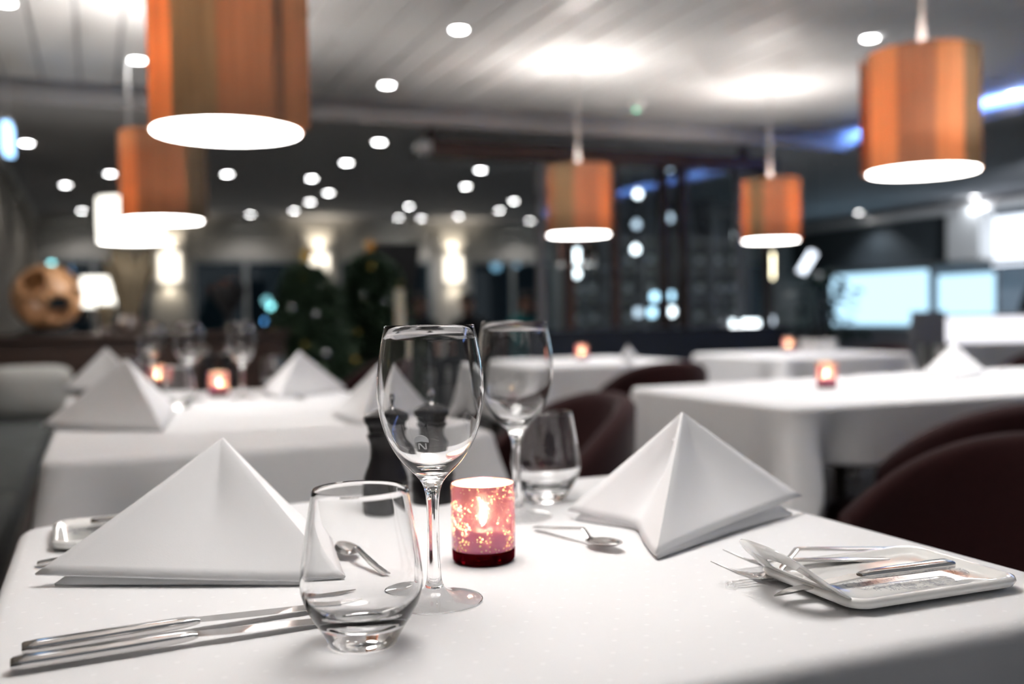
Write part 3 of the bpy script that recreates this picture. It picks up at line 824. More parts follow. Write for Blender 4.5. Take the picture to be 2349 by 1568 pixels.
def make_plate(label):
    """shallow rectangular side plate; its -x end runs up into a loop handle"""
    t = thing('side_plate', label, 'plate')
    w, d = 0.172, 0.128
    rs = []
    for ins, z in ((0.020, 0.0), (0.008, 0.0005), (0.002, 0.003), (0.0, 0.0068), (0.0010, 0.0095), (0.0035, 0.0104), (0.0065, 0.0096), (0.0105, 0.0070), (0.0160, 0.0056), (0.030, 0.0052)):
        rs.append(rrect(w - 2 * ins, d - 2 * ins, max(0.006, 0.018 - ins * 0.6), z))
    MB().rings(rs, True, True).build('dish', M_porcelain, t, angle=60)
    # handle: tapering loop, tilted up and outward
    n = 48
    def loop(x0, x1, hw0, hw1, dz):
        """closed loop from base x0 (half width hw0) to tip x1; x runs outward along the slope"""
        pts = []
        for k in range(n):
            a = 2 * PI * k / n
            cx = (x0 + x1) / 2; rx = abs(x1 - x0) / 2
            c = math.copysign(abs(math.cos(a)) ** 0.62, math.cos(a)); s = math.copysign(abs(math.sin(a)) ** 0.75, math.sin(a))
            x = cx + rx * c; q = (x - x0) / (x1 - x0)
            y = (hw0 + (hw1 - hw0) * q) * s
            pts.append((x, y, dz))
        return pts
    ang = math.radians(36)
    def place(pts):
        out = []
        for x, y, dz in pts:
            bx = -w / 2 + 0.010 - x * math.cos(ang) - dz * math.sin(ang) * 1.0
            bz = 0.0065 + x * math.sin(ang) * (0.75 + 0.25 * min(1, max(0, x) / 0.05)) + dz * math.cos(ang)
            out.append(Vector((bx, y, bz)))
        return out
    o_t = place(loop(-0.012, 0.064, 0.061, 0.036, 0.0028)); o_m = place(loop(-0.014, 0.0665, 0.063, 0.0385, 0.0)); o_b = place(loop(-0.012, 0.064, 0.061, 0.036, -0.0028))
    i_t = place(loop(0.012, 0.043, 0.036, 0.020, 0.0028)); i_m = place(loop(0.0145, 0.0405, 0.034, 0.018, 0.0)); i_b = place(loop(0.012, 0.043, 0.036, 0.020, -0.0028))
    MB().rings([i_m, i_t, o_t, o_m, o_b, i_b, i_m]).build('loop_handle', M_porcelain, t, angle=70)
    return t

def make_napkin(label, A, F, L, R, group=None, seed=1, loc=(0, 0, 0), rz=0.0, bows=(0.0, 0.0), lifts=(0.011, 0.011)):
    """cloth folded to a standing pyramid: apex A, front foot F, wings L and R (local metres)"""
    rnd = random.Random(seed)
    t = thing('folded_napkin', label, 'napkin', loc, rz, group)
    A, F, L, R = Vector(A), Vector(F), Vector(L), Vector(R)
    cen = (L + R) / 2 * 0.8 + F * 0.2
    def sheet(name, off, lift, wingsc, apex, flare):
        n, mrows = 36, 16; rows = []
        for j in range(mrows + 1):
            q = j / mrows; row = []
            for i in range(n + 1):
                s = -1 + 2 * i / n
                r = 0.05                                       # rounded crease
                ss = math.sqrt(s * s + r * r) - r; ss = ss / (math.sqrt(1 + r * r) - r)
                W = L if s < 0 else R
                b = F + (W - F) * (ss * wingsc)
                out = (b - cen); out.z = 0; out.normalize()
                edge = abs(s)
                z = (lift * (0.35 + 0.65 * edge) if lift < 0.005 else (lifts[0] if s < 0 else lifts[1]) * (0.3 + 0.7 * edge))
                b2 = b + Vector((0, 0, z))
                p = b2 + (apex - b2) * q
                bow = 0.010 * math.sin(PI * min(1, q * 1.05)) * math.sin(PI * ss) * (1 if s < 0 else 0.8)
                p = p - out * (off + bow + (bows[0] if s < 0 else bows[1]) * math.sin(PI * ss) * (1 - q) ** 0.8) + out * (flare * (1 - q) ** 4)
                row.append(p)
            rows.append(row)
        m = MB(); m.rings(rows, closed=False)
        m.build(name, M_napkin, t, solid=0.0028, angle=75)
    ap = A.copy()
    sheet('outer_fold', 0.0, 0.011, 1.0, ap, 0.003)
    sheet('inner_fold', 0.0055, 0.0016, 0.955, ap - Vector((0, 0, 0.016)), 0.004)
    sheet('lining_fold', 0.0100, 0.0016, 0.92, ap - Vector((0, 0, 0.028)), 0.002)
    return t

# ---- nearest table: glasses, candle, mills
wa = make_wine_glass('tall clear wine glass with a small printed emblem, nearest the camera')
wa.location = on_z(997, 1377); wa['group'] = 'wine glasses'
wb = dup(wa, on_z(1187, 1185), 0.4, 'clear wine glass standing behind the candle, right of the front one', 'wine glasses')
# emblem printed on the near side of the front glass: letter N under a round cap
emb = MB()
def on_bowl(px, pz):                       # px: metres round the bowl, pz: height
    prof = [(0.0250, 0.1145), (0.0320, 0.1250), (0.0375, 0.1375), (0.0412, 0.151), (0.0430, 0.166)]
    for (r0, z0), (r1, z1) in zip(prof, prof[1:]):
        if z0 <= pz <= z1: r = r0 + (r1 - r0) * (pz - z0) / (z1 - z0)
    a = -PI / 2 - 0.12 + px / r; r += 0.0006
    return Vector((r * math.cos(a), r * math.sin(a), pz))
def emb_poly(pts):
    n = 6
    o = [on_bowl(x, z) for x, z in pts]; emb.add(o, [tuple(range(len(o)))])
z0 = 0.1275
emb_poly([(-0.0032, z0), (-0.0022, z0), (-0.0022, z0 + 0.0048), (-0.0032, z0 + 0.0048)])
emb_poly([(0.0022, z0), (0.0032, z0), (0.0032, z0 + 0.0048), (0.0022, z0 + 0.0048)])
emb_poly([(0.0014, z0), (0.0026, z0), (-0.0014, z0 + 0.0048), (-0.0026, z0 + 0.0048)])
for a0 in range(-10, 190, 10):                # dome in thin wedges so that it follows the bowl
    for r0, r1 in ((0.0, 0.35), (0.35, 0.7), (0.7, 1.0)):
        def dm(r, a): return (0.0056 * r * math.cos(math.radians(a)) - 0.0004, z0 + 0.0064 + 0.0050 * r * math.sin(math.radians(a)))
        emb_poly([dm(r0, a0), dm(r1, a0), dm(r1, a0 + 10), dm(r0, a0 + 10)] if r0 else [dm(0, a0), dm(r1, a0), dm(r1, a0 + 10)])
emb.build('emblem', M_logo, wa, smooth=False, solid=0.0003)['label'] = 'small white printed emblem, a letter N under a round cap'

ta = make_tumbler('clear water tumbler in the foreground, over the knives')
ta.location = on_z(833, 1474); ta['group'] = 'water tumblers'
tb = dup(ta, on_z(1253, 1147), 0.5, 'clear water tumbler beside the back wine glass', 'water tumblers')

ch = make_candle_holder('rose mercury glass candle holder with glowing flecks, nearest the camera')
ch.location = on_z(1110, 1284); ch['group'] = 'rose candle holders'
tl = make_tealight('lit tealight inside the nearest rose candle holder')
tl.location = ch.location + Vector((0, 0, 0.0148)); tl['group'] = 'lit tealights'
def candle(p, a, b):
    dup(ch, p, random.uniform(0, 6), a, 'rose candle holders')
    dup(tl, p + Vector((0, 0, 0.0148)), 0, b, 'lit tealights')

ml = make_mill('black pepper mill at left behind the front wine glass'); ml.location = on_z(887, 1176)
ml['group'] = 'black pepper mills'; ml.scale = (1, 1, 1.05)
dup(ml, on_z(994, 1151), 0.3, 'black pepper mill behind the stem of the front wine glass', 'black pepper mills')

# ---- nearest table: napkins
pz = lambda x, y, z=TZ: on_z(x, y, z)
na_A = at_y(510, 1006, 0.952); na_F = pz(782, 1343); na_L = pz(90, 1345); na_R = pz(738, 1262)
make_napkin('large white napkin folded into a pyramid, front left on the nearest table', na_A, na_F, na_L, na_R, 'folded napkins', 3)
nb_A = at_y(1565, 947, 1.055); nb_F = pz(1508, 1283); nb_L = pz(1308, 1190); nb_R = pz(1832, 1178)
make_napkin('white napkin pyramid with its front crease toward the candle, right on the nearest table', nb_A, nb_F, nb_L, nb_R, 'folded napkins', 4, bows=(0.040, 0.004), lifts=(0.010, 0.020))

# ---- nearest table: cutlery and side plates
def lay(o, p_end, p_tip, z=TZ):
    d = p_tip - p_end
    o.location = (p_end.x, p_end.y, z); o.rotation_euler = (0, 0, math.atan2(d.y, d.x))
zc = TZ + 0.0012
f1 = make_fork('steel fork lying behind the right side plate, farther of the pair'); lay(f1, pz(2082, 1268), pz(1632, 1316), zc); f1['group'] = 'forks'
f2 = dup(f1, (0, 0, 0), 0, 'steel fork lying behind the right side plate, nearer of the pair', 'forks'); lay(f2, pz(2070, 1292), pz(1606, 1346), zc)
sp1 = make_spoon('steel teaspoon lying between the candle and the right napkin'); lay(sp1, pz(1228, 1216), pz(1430, 1270), zc); sp1['group'] = 'teaspoons'
sp2 = dup(sp1, (0, 0, 0), 0, 'steel teaspoon seen through the front water tumbler', 'teaspoons'); lay(sp2, pz(893, 1333), pz(776, 1268), zc)
kn1 = make_knife('steel table knife in front of the left napkin, farther of the pair'); lay(kn1, pz(50, 1504), pz(812, 1388), zc); kn1['group'] = 'table knives'
kn2 = dup(kn1, (0, 0, 0), 0, 'steel table knife in front of the left napkin, nearest the camera', 'table knives'); lay(kn2, pz(24, 1541), pz(800, 1424), zc)
f3 = dup(f1, (0, 0, 0), 0, 'steel fork with only its handle end showing left of the big napkin', 'forks'); lay(f3, uv(-0.058, 1.035, TZ), uv(0.12, 1.035, TZ), zc)
# plates
PLR = uv(0.604, 0.645, zc)
pr = make_plate('white porcelain side plate with an upturned loop handle, front right'); pr.location = PLR; pr.rotation_euler = (0, 0, TH - 0.02); pr['group'] = 'side plates'
PLL = uv(0.036, 1.150, zc)
dup(pr, PLL, TH + PI + 0.02, 'white porcelain side plate mostly hidden behind the left napkin', 'side plates')
bk = make_knife('steel butter knife lying on the right side plate', 0.090, 0.088, 0.95); bk['group'] = 'butter knives'
lay(bk, uv(0.662, 0.632), uv(0.49, 0.640), zc + 0.0085)
bk.rotation_euler = (0, 0.02, bk.rotation_euler[2])
bk2 = dup(bk, (0, 0, 0), 0, 'steel butter knife on the left side plate, handle end showing', 'butter knives')
lay(bk2, uv(-0.012, 1.165), uv(0.16, 1.160), zc + 0.0095)

# ---- table behind at left: napkins, glasses, candle
NSH = lambda A, F, L, R, c: [Vector(x) - Vector((c.x, c.y, TZ)) for x in (A, F, L, R)]
def napkin_px(label, apx, aY, fp, lp_, rp, seed):
    make_napkin(label, at_y(apx[0], apx[1], aY), pz(*fp), pz(*lp_), pz(*rp), 'folded napkins', seed)
napkin_px('white napkin pyramid at the left front of the bare white table', (290, 824), 2.20, (372, 990), (98, 986), (400, 940), 5)
napkin_px('white napkin pyramid just left of the front wine glass', (872, 832), 2.22, (832, 976), (762, 958), (985, 945), 6)
napkin_px('white napkin pyramid farthest left beside the bench', (243, 797), 3.30, (330, 900), (146, 900), (320, 880), 7)
napkin_px('white napkin pyramid right of the rose candle on the left table', (688, 806), 2.95, (640, 915), (600, 905), (792, 898), 8)
for (x, y, rz, lab) in ((350, 898, 0.1, 'blurred wine glass farthest left on the left table'), (437, 918, 0.7, 'blurred wine glass in the middle of the left table'), (557, 912, 1.3, 'blurred wine glass right of the rose candle on the left table')):
    g = dup(wa, pz(x, y), rz, lab, 'wine glasses')
for (x, y, rz, lab) in ((305, 892, 0.1, 'blurred tumbler left of the glasses on the left table'), (412, 935, 0.7, 'blurred tumbler at the front of the left table glasses'), (628, 893, 1.3, 'blurred tumbler behind the right napkin on the left table')):
    dup(ta, pz(x, y), rz, lab, 'water tumblers')
candle(pz(502, 908), 'rose candle holder glowing on the left table', 'lit tealight in the candle holder on the left table')
candle(pz(362, 884), 'candle holder half hidden behind glasses on the left table', 'lit tealight half hidden behind glasses on the left table')
dup(ml, pz(522, 893), 0.2, 'black pepper mill behind the rose candle on the left table', 'black pepper mills')
dup(ml, pz(478, 895), 0.2, 'black pepper mill left of the rose candle on the left table', 'black pepper mills')
sp3 = dup(sp1, (0, 0, 0), 0, 'teaspoon before the right napkin on the left table', 'teaspoons'); lay(sp3, pz(660, 912), pz(735, 925), zc)
# ---- right tables
candle(pz(1896, 889), 'rose candle holder alone on the right table', 'lit tealight on the right table')
napkin_px('white napkin pyramid on the table at the right edge', (2188, 787), 3.35, (2190, 872), (2118, 862), (2262, 860), 9)
candle(pz(1335, 824), 'small candle holder on the far middle table', 'lit tealight on the far middle table')
candle(pz(1808, 806), 'small candle holder on the far table right of the middle', 'lit tealight on the far table right of the middle')
napkin_px('tiny white napkin on the far middle table', (1440, 790), 4.55, (1440, 826), (1424, 824), (1460, 822), 10)
# folded white dishes on the far right table
def make_cup(label, p):
    t = thing('white_cup', label, 'cup', p, group='white dishes on the far table')
    MB().lathe([(0, 0.0), (0.026, 0.0), (0.034, 0.015), (0.040, 0.06), (0.0375, 0.061), (0.0315, 0.018), (0, 0.006)], 24).build('body', M_porcelain, t)
    MB().tube([(0.036, 0, 0.05), (0.055, 0, 0.048), (0.058, 0, 0.03), (0.034, 0, 0.02)], 0.0045, 8).build('handle', M_porcelain, t)
    return t
c0 = make_cup('white cup next to the candle on the far right table', pz(1848, 803))
dup(c0, pz(1876, 805), 0.6, 'white cup in the middle of the dishes on the far right table', 'white dishes on the far table')
dup(c0, pz(1905, 803), 1.2, 'white cup at the right end of the far right table', 'white dishes on the far table')

# ================================================================== CHAIRS AND BENCH
def make_chair(label):
    """burgundy shell chair; the sitter looks along -x"""
    t = thing('upholstered_chair', label, 'chair')
    W = 0.27
    # seat
    rs = []
    for ins, z in ((0.03, 0.40), (0.005, 0.41), (0.0, 0.44), (0.012, 0.468), (0.05, 0.482), (0.14, 0.488)):
        rs.append(rrect(0.50 - 2 * ins, 0.50 - 2 * ins, 0.09 - min(ins, 0.06), z, 6))
    MB().rings(rs, True, True).build('seat', M_chair, t, angle=60)
    # wrap-round back: outer and inner skins
    n = 28; outer = []; inner = []
    A0 = math.radians(82)
    rows = 9
    for j in range(rows + 1):
        q = j / rows; ro = []; ri = []
        for k in range(n + 1):
            s = -1 + 2 * k / n; a = s * A0
            top = 0.745 - 0.15 * abs(s) ** 2.6
            z = 0.42 + (top - 0.42) * q
            lean = 0.055 * q
            R = 0.275 + 0.01 * math.sin(PI * q)
            ro.append(Vector(((R + 0.01) * math.cos(a) * 0.98 - 0.01 + lean * math.cos(a), (R + 0.01) * math.sin(a), z)))
            ri.append(Vector(((R - 0.045) * math.cos(a) * 0.98 - 0.01 + lean * math.cos(a), (R - 0.045) * math.sin(a), z + (0.0 if j < rows else 0.0))))
        outer.append(ro); inner.append(ri)
    # round the top edge
    topring = [(a + b) / 2 + Vector((0, 0, 0.022)) for a, b in zip(outer[-1], inner[-1])]
    allr = outer + [[a * 0.8 + b * 0.2 + Vector((0, 0, 0.014)) for a, b in zip(outer[-1], inner[-1])], topring, [a * 0.2 + b * 0.8 + Vector((0, 0, 0.014)) for a, b in zip(outer[-1], inner[-1])]] + inner[::-1]
    m = MB(); m.rings(allr, closed=False)
    nr, nc = len(allr), n + 1
    for c in (0, nc - 1):
        m.f.append(tuple(i * nc + c for i in range(nr)))
    m.f += [((nr - 1) * nc + k, (nr - 1) * nc + k + 1, k + 1, k) for k in range(n)]
    m.build('backrest', M_chair, t, angle=60)
    for a in (-1, 1):
        for b in (-1, 1):
            MB().tube([(a * 0.17, b * 0.17, 0.41), (a * 0.215, b * 0.215, 0.0)], [0.018, 0.011], 10).build('leg', M_chairleg, t)
    return t
GC = 'burgundy chairs'
# (u, v, heading of the sitter relative to the room, label)
chairs = [(1.20, 1.16, 0.0, 'large burgundy upholstered chair at the right, nearest the camera'),
          (1.99, 1.89, -PI / 2, 'burgundy chair behind the nearest one, at the near side of the right table'),
          (0.995, 2.38, 0.0, 'burgundy chair behind the water tumbler, left of the right table'),
          (2.34, 4.04, -PI / 2, 'burgundy chair at the near side of the far middle table'),
          (4.12, 4.62, 0.0, 'burgundy chair right of the far table with white dishes'),
          (4.42, 3.90, -PI / 2 + 0.3, 'burgundy chair cut by the right picture edge, far back'),
          (1.20, 5.15, 0.0, 'burgundy chair in front of the conifer tree')]
c0 = None
for u, v, a, lab in chairs:
    if c0 is None:
        c0 = make_chair(lab); c0['group'] = GC; c0.location = uv(u, v); c0.rotation_euler = (0, 0, TH + a)
    else: dup(c0, uv(u, v), TH + a, lab, GC)

# bench along the left wall
be = thing('banquette_bench', 'long grey upholstered bench along the left wall', 'bench', (0, 0, 0), TH)
for k in range(5):
    v0 = -0.6 + k * 1.45
    MB().box((-0.48, v0 + 0.72, 0.345), (0.44, 1.435, 0.15)).build('seat_cushion', M_bench, be, bevel=0.03)
    MB().box((-0.695, v0 + 0.72, 0.63), (0.11, 1.435, 0.38)).build('back_cushion', M_bench, be, bevel=0.03)
MB().box((-0.47, 3.0, 0.135), (0.44, 7.2, 0.26)).build('plinth', M_darkwood, be, bevel=0.004)
# pale scatter cushion standing at the far end of the bench
pc = at_y(60, 945, 5.95)
sc_c = thing('scatter_cushion', 'pale grey scatter cushion standing on the bench at left', 'cushion', uv(-0.375, 6.42, 0.422), TH)
m = MB(); rs = []
for j, (k, y) in enumerate(((0.90, -0.045), (0.985, -0.02), (1.0, 0.0), (0.985, 0.02), (0.90, 0.045))):
    ring = []
    for i in range(48):
        a = 2 * PI * i / 48
        c, s = math.cos(a), math.sin(a)
        c = math.copysign(abs(c) ** 0.42, c); s = math.copysign(abs(s) ** 0.42, s)
        ring.append(Vector((0.235 * k * c, y + 0.0, 0.155 + 0.155 * k * s)))
    rs.append(ring)
mid0 = [Vector((p.x * 0.5, p.y - 0.035, 0.155 + (p.z - 0.155) * 0.5)) for p in rs[0]]
mid1 = [Vector((p.x * 0.5, p.y + 0.035, 0.155 + (p.z - 0.155) * 0.5)) for p in rs[-1]]
MB().rings([mid0] + rs + [mid1], True, True).build('cover', M_pillow, sc_c, angle=70)
MB().tube([p for p in rs[2]] + [rs[2][0]], 0.004, 6).build('piping', M_pillow, sc_c)

# low wooden partition behind the left tables
VPA = 6.95
pa = thing('low_partition', 'low dark brown wooden partition behind the left tables', 'partition', (0, 0, 0), TH)
MB().box((0.25, VPA + 0.15, 0.43), (1.9, 0.30, 0.86)).build('body', M_darkwood, pa, bevel=0.004)
MB().box((0.25, VPA + 0.15, 0.882), (1.94, 0.36, 0.036)).build('top_board', M_darkwood, pa, bevel=0.006)
for k in range(4):
    MB().box((-0.46 + k * 0.475, VPA - 0.008, 0.45), (0.44, 0.014, 0.70)).build('panel', M_darkwood, pa, bevel=0.004)
ZP = 0.9005
def on_part(px):
    d = on_v(px, 745, VPA + 0.14); return Vector((d.x, d.y, ZP))

# carved wooden sphere on a black stand
sp = thing('carved_sphere', 'carved wooden sphere with large holes on a black stand', 'sculpture', on_part(110), TH)
bm = bmesh.new(); bmesh.ops.create_uvsphere(bm, u_segments=40, v_segments=24, radius=0.215)
holes = [((-0.35, -0.8, 0.45), 0.42), ((0.35, -0.85, -0.35), 0.42), ((-0.4, -0.85, -0.45), 0.36), ((0.7, -0.2, 0.65), 0.36), ((0.8, -0.5, 0.1), 0.2), ((-0.9, 0.2, 0.2), 0.4), ((0.3, 0.9, 0.1), 0.5), ((0.0, 0.1, 1.0), 0.25)]
dele = []
for f in bm.faces:
    c = f.calc_center_median().normalized()
    for h, r in holes:
        if c.angle(Vector(h)) < r: dele.append(f); break
bmesh.ops.delete(bm, geom=dele, context='FACES')
bmesh.ops.translate(bm, verts=bm.verts, vec=(0, 0, 0.245))
me = bpy.data.meshes.new('shell'); bm.to_mesh(me); bm.free(); me.materials.append(M_sphere)
for p in me.polygons: p.use_smooth = True
o = bpy.data.objects.new('shell', me); COL.objects.link(o); o.parent = sp
md = o.modifiers.new('thickness', 'SOLIDIFY'); md.thickness = 0.02; md.offset = -1
MB().lathe([(0, 0), (0.17, 0), (0.17, 0.02), (0.08, 0.03), (0.075, 0.045), (0.10, 0.06), (0, 0.06)], 28).build('stand', M_black, sp)

# dried grass bundles in low vases
def grass(name, label, p, h, n, spread, vr):
    t = thing(name, label, 'dried grass', p)
    MB().lathe([(0, 0), (vr * 0.8, 0), (vr, h * 0.08), (vr * 0.75, h * 0.2), (vr * 0.6, h * 0.22), (vr * 0.55, h * 0.2), (0, 0.01)], 24).build('vase', M_darkwood, t)
    m = MB(); rnd = random.Random(hash(label) % 1000 if False else n)
    for k in range(n):
        a = rnd.uniform(0, 2 * PI); s = spread * rnd.uniform(0.2, 1.0); hh = h * rnd.uniform(0.75, 1.05)
        b = Vector((0.4 * vr * math.cos(a), 0.4 * vr * math.sin(a), h * 0.12)); e = Vector((s * math.cos(a), s * math.sin(a), hh))
        c = (b + e) / 2 + Vector((-0.05 * s * math.cos(a), -0.05 * s * math.sin(a), 0.05 * h))
        pts = [b * (1 - q) ** 2 + c * 2 * q * (1 - q) + e * q * q for q in (0, 0.25, 0.5, 0.7, 0.8, 0.9, 1.0)]
        m.tube(pts, [0.005, 0.006, 0.008, 0.012, 0.016, 0.012, 0.002], 5)
    o = m.build('stalks', M_grass, t); o['kind'] = 'stuff'
    return t
grass('dried_grass_bundle', 'tall bundle of dried grass in a vase under the white pendant', on_part(300), 0.55, 120, 0.17, 0.09)
grass('dried_grass_bundle', 'small dried grass bundle under the little table lamp', on_part(243) + VX * -0.11, 0.20, 26, 0.06, 0.045)
# small table lamp
tlp = thing('table_lamp', 'small table lamp with a glowing white shade left of the dried grass', 'lamp', on_part(226) + VX * 0.08)
MB().lathe([(0, 0), (0.06, 0), (0.06, 0.012), (0.015, 0.02), (0.008, 0.04), (0.008, 0.20), (0, 0.20)], 20).build('base', M_brushed, tlp)
MB().lathe([(0.108, 0.18), (0.100, 0.38)], 32).build('shade', M_shadelit, tlp, solid=0.002)
light('POINT', 'bulb_light', (0, 0, 0.28), 5, (1, 0.92, 0.8), 0.03, tlp)
# black goblet vase
bv = thing('black_vase', 'black goblet-shaped vase on the partition before a dark window', 'vase', on_part(526))
MB().lathe([(0, 0), (0.07, 0), (0.072, 0.015), (0.03, 0.03), (0.024, 0.10), (0.05, 0.15), (0.105, 0.22), (0.12, 0.31), (0.112, 0.312), (0.09, 0.22), (0.03, 0.15), (0, 0.14)], 28).build('body', M_black, bv)
MB().lathe([(0.118, 0.300), (0.124, 0.304), (0.124, 0.312), (0.118, 0.316), (0.112, 0.308), (0.118, 0.300)], 28).build('rim', M_black, bv)

# ================================================================== TREES, BLACK PANEL
def conifer(label, p, H, Rb, seed):
    rnd = random.Random(seed)
    t = thing('conifer_tree', label, 'tree', p)
    MB().tube([(0, 0, 0), (0, 0, H * 0.5), (0.01, 0, H * 0.98)], [0.035, 0.022, 0.004], 10).build('trunk', M_darkwood, t)
    m = MB()
    tips = []
    for k in range(330):
        z = H * (0.12 + 0.85 * (k / 330) ** 0.9); a = k * 2.4 + rnd.uniform(-0.3, 0.3)
        R = Rb * (1 - (z / H)) ** 0.5 * rnd.uniform(0.75, 1.1) + 0.04
        d = Vector((math.cos(a), math.sin(a), 0))
        e = d * R + Vector((0, 0, z - 0.18 * R)); b = Vector((0, 0, z))
        if k % 9 == 0: tips.append(e)
        for j in range(26):
            q = rnd.uniform(0.02, 1.0) ** 0.6; c = b + (e - b) * q
            w = 0.13 * (1 - 0.4 * q)
            nd = (d * 0.7 + Vector((rnd.uniform(-1, 1), rnd.uniform(-1, 1), rnd.uniform(-0.4, 0.8)))).normalized()
            s = nd.cross(Vector((rnd.uniform(-1, 1), rnd.uniform(-1, 1), 1))).normalized() * 0.016
            m.add([c - s, c + s, c + nd * w + s * 0.3, c + nd * w - s * 0.3], [(0, 1, 2, 3)])
    m.build('needles', M_leaf, t, smooth=False)['kind'] = 'stuff'
    for i, e in enumerate(tips):
        MB().ball(e + Vector((0, 0, -0.04)), 0.032 if i % 3 else 0.04, 12).build('bauble', M_silver if i % 4 else M_gold, t)
    st = MB()
    pts = []
    for k in range(10):
        r = 0.075 if k % 2 == 0 else 0.03
        a = PI / 2 + k * PI / 5; pts.append((r * math.cos(a), r * math.sin(a)))
    f = [Vector((x, -0.012, H + 0.06 + y)) for x, y in pts]; bck = [Vector((x, 0.012, H + 0.06 + y)) for x, y in pts]
    st.add(f + bck, [tuple(range(10)), tuple(reversed(range(10, 20)))] + [(i, 10 + i, 10 + (i + 1) % 10, (i + 1) % 10) for i in range(10)])
    st.build('star', M_gold, t, smooth=False)['label'] = 'gold star on the tip of the tree'
    return t
q = at_y(850, 600, 8.9); conifer('tall dark conifer with baubles and a gold star before the black panel', (q.x, q.y, 0), 1.56, 0.56, 2)
q = at_y(705, 640, 7.9); conifer('shorter dark conifer with silver baubles, left of the black panel', (q.x, q.y, 0), 1.42, 0.46, 5)

# black tapering panel standing behind the conifers
bp = thing('display_board', 'tall black board with a slanted right edge behind the conifers', 'board')
q = at_y(905, 600, 10.4); bp.location = (q.x, q.y, 0); bp.rotation_euler = (0, 0, 0.1)
k = 10.4 / FPX
ztop = at_y(905, 557, 10.4).z
prof = [(-0.27, 0.0), (0.02, 0.0), (0.28, ztop), (-0.27, ztop)]
m = MB(); m.add([(x, -0.03, z) for x, z in prof] + [(x, 0.03, z) for x, z in prof], [(0, 1, 2, 3), (7, 6, 5, 4), (0, 4, 5, 1), (1, 5, 6, 2), (2, 6, 7, 3), (3, 7, 4, 0)])
m.build('board', M_black, bp, smooth=False, bevel=0.01)
MB().box((-0.12, 0.0, 0.015), (0.4, 0.3, 0.03)).build('foot', M_black, bp, bevel=0.005)
# pale candle stick in front of the panel
q = at_y(916, 670, 8.2)
pcn = thing('pillar_candle', 'tall pale pillar candle on a stand before the black panel', 'candle', (q.x, q.y, 0))
MB().lathe([(0, 0), (0.12, 0), (0.12, 0.02), (0.02, 0.04), (0.02, 0.60), (0.06, 0.62), (0.06, 0.635), (0, 0.635)], 20).build('stand', M_black, pcn)
MB().lathe([(0, 0.636), (0.038, 0.636), (0.038, 1.20), (0.034, 1.207), (0, 1.204)], 20).build('wax', M_wax, pcn)
MB().tube([(0, 0, 1.204), (0, 0, 1.222)], 0.003, 6).build('wick', M_wick, pcn)

# leafy potted plant at right
def leafy(label, p, H, R, seed, zmin=0.55):
    rnd = random.Random(seed)
    t = thing('potted_plant', label, 'plant', p)
    MB().lathe([(0, 0), (0.15, 0), (0.20, 0.36), (0.215, 0.37), (0.215, 0.40), (0.19, 0.40), (0.18, 0.34), (0, 0.34)], 28).build('pot', M_black, t)
    for k in range(4):
        a = k * 1.6
        MB().tube([(0.03 * math.cos(a), 0.03 * math.sin(a), 0.33), (0.08 * math.cos(a), 0.08 * math.sin(a), H * 0.55), (R * 0.45 * math.cos(a), R * 0.45 * math.sin(a), H * 0.92)], [0.016, 0.012, 0.005], 8).build('stem', M_darkwood, t)
    lm = MB().add([(0, 0, 0), (0.045, 0.03, 0.006), (0.10, 0.036, 0.0), (0.16, 0.0, -0.02), (0.10, -0.036, 0.0), (0.045, -0.03, 0.006), (0.08, 0, -0.008)],
                  [(0, 1, 6), (1, 2, 6), (2, 3, 6), (3, 4, 6), (4, 5, 6), (5, 0, 6)]).mesh('leaf', M_leafb)
    for k in range(120):
        a = rnd.uniform(0, 2 * PI); z = rnd.uniform(zmin, H); r = R * rnd.uniform(0.15, 1.0) * math.sin(PI * min(1, (z - zmin + 0.25) / (H - zmin + 0.3)))
        o = bpy.data.objects.new('leaf', lm); COL.objects.link(o); o.parent = t
        o.location = (r * math.cos(a), r * math.sin(a), z)
        o.rotation_euler = (rnd.uniform(-0.6, 0.6), rnd.uniform(-0.3, 0.8), a + rnd.uniform(-0.8, 0.8))
        s = rnd.uniform(0.7, 1.1); o.scale = (s, s, s)
    return t
q = at_y(1884, 690, 9.7); leafy('leafy potted plant before the bright blue panels at right', (q.x, q.y, 0), 1.38, 0.42, 4)

# ================================================================== GLASS PARTITION AND BAR
VG = 7.60
gp = thing('glass_partition', 'glass partition with brown wooden posts under a long beam', 'partition', (0, 0, 0), TH)
def ug(x, y=600, v=VG): return U(on_v(x, y, v))
uA, uB = ug(1240), ug(1775)
zt = 2.25
MB().box(((ug(985, 330) + ug(1775, 380)) / 2, VG, zt + 0.065), (ug(1775, 380) - ug(985, 330), 0.14, 0.13)).build('beam', M_beamwood, gp, bevel=0.006)
MB().box((ug(978, 330) - 0.03, VG, zt + 0.065), (0.10, 0.15, 0.10)).build('end_cap', M_white, gp, bevel=0.01)
for x in (990, 1705):
    MB().box((ug(x, 330), VG, (zt + 0.13 + ZL) / 2), (0.06, 0.06, ZL - zt - 0.131)).build('hanger', M_beamwood, gp)
ZBN = 0.85
pxs = [(1240, 0.05, M_grey), (1306, 0.07, M_beamwood), (1410, 0.05, M_beamwood), (1522, 0.075, M_darkwood), (1566, 0.075, M_darkwood), (1692, 0.03, M_grey), (1758, 0.06, M_darkwood)]
us = []
for x, w, mt in pxs:
    u_ = ug(x); us.append((u_, w))
    MB().box((u_, VG, (ZBN + zt) / 2), (w, 0.08, zt - ZBN)).build('post', mt, gp, smooth=False, bevel=0.005)
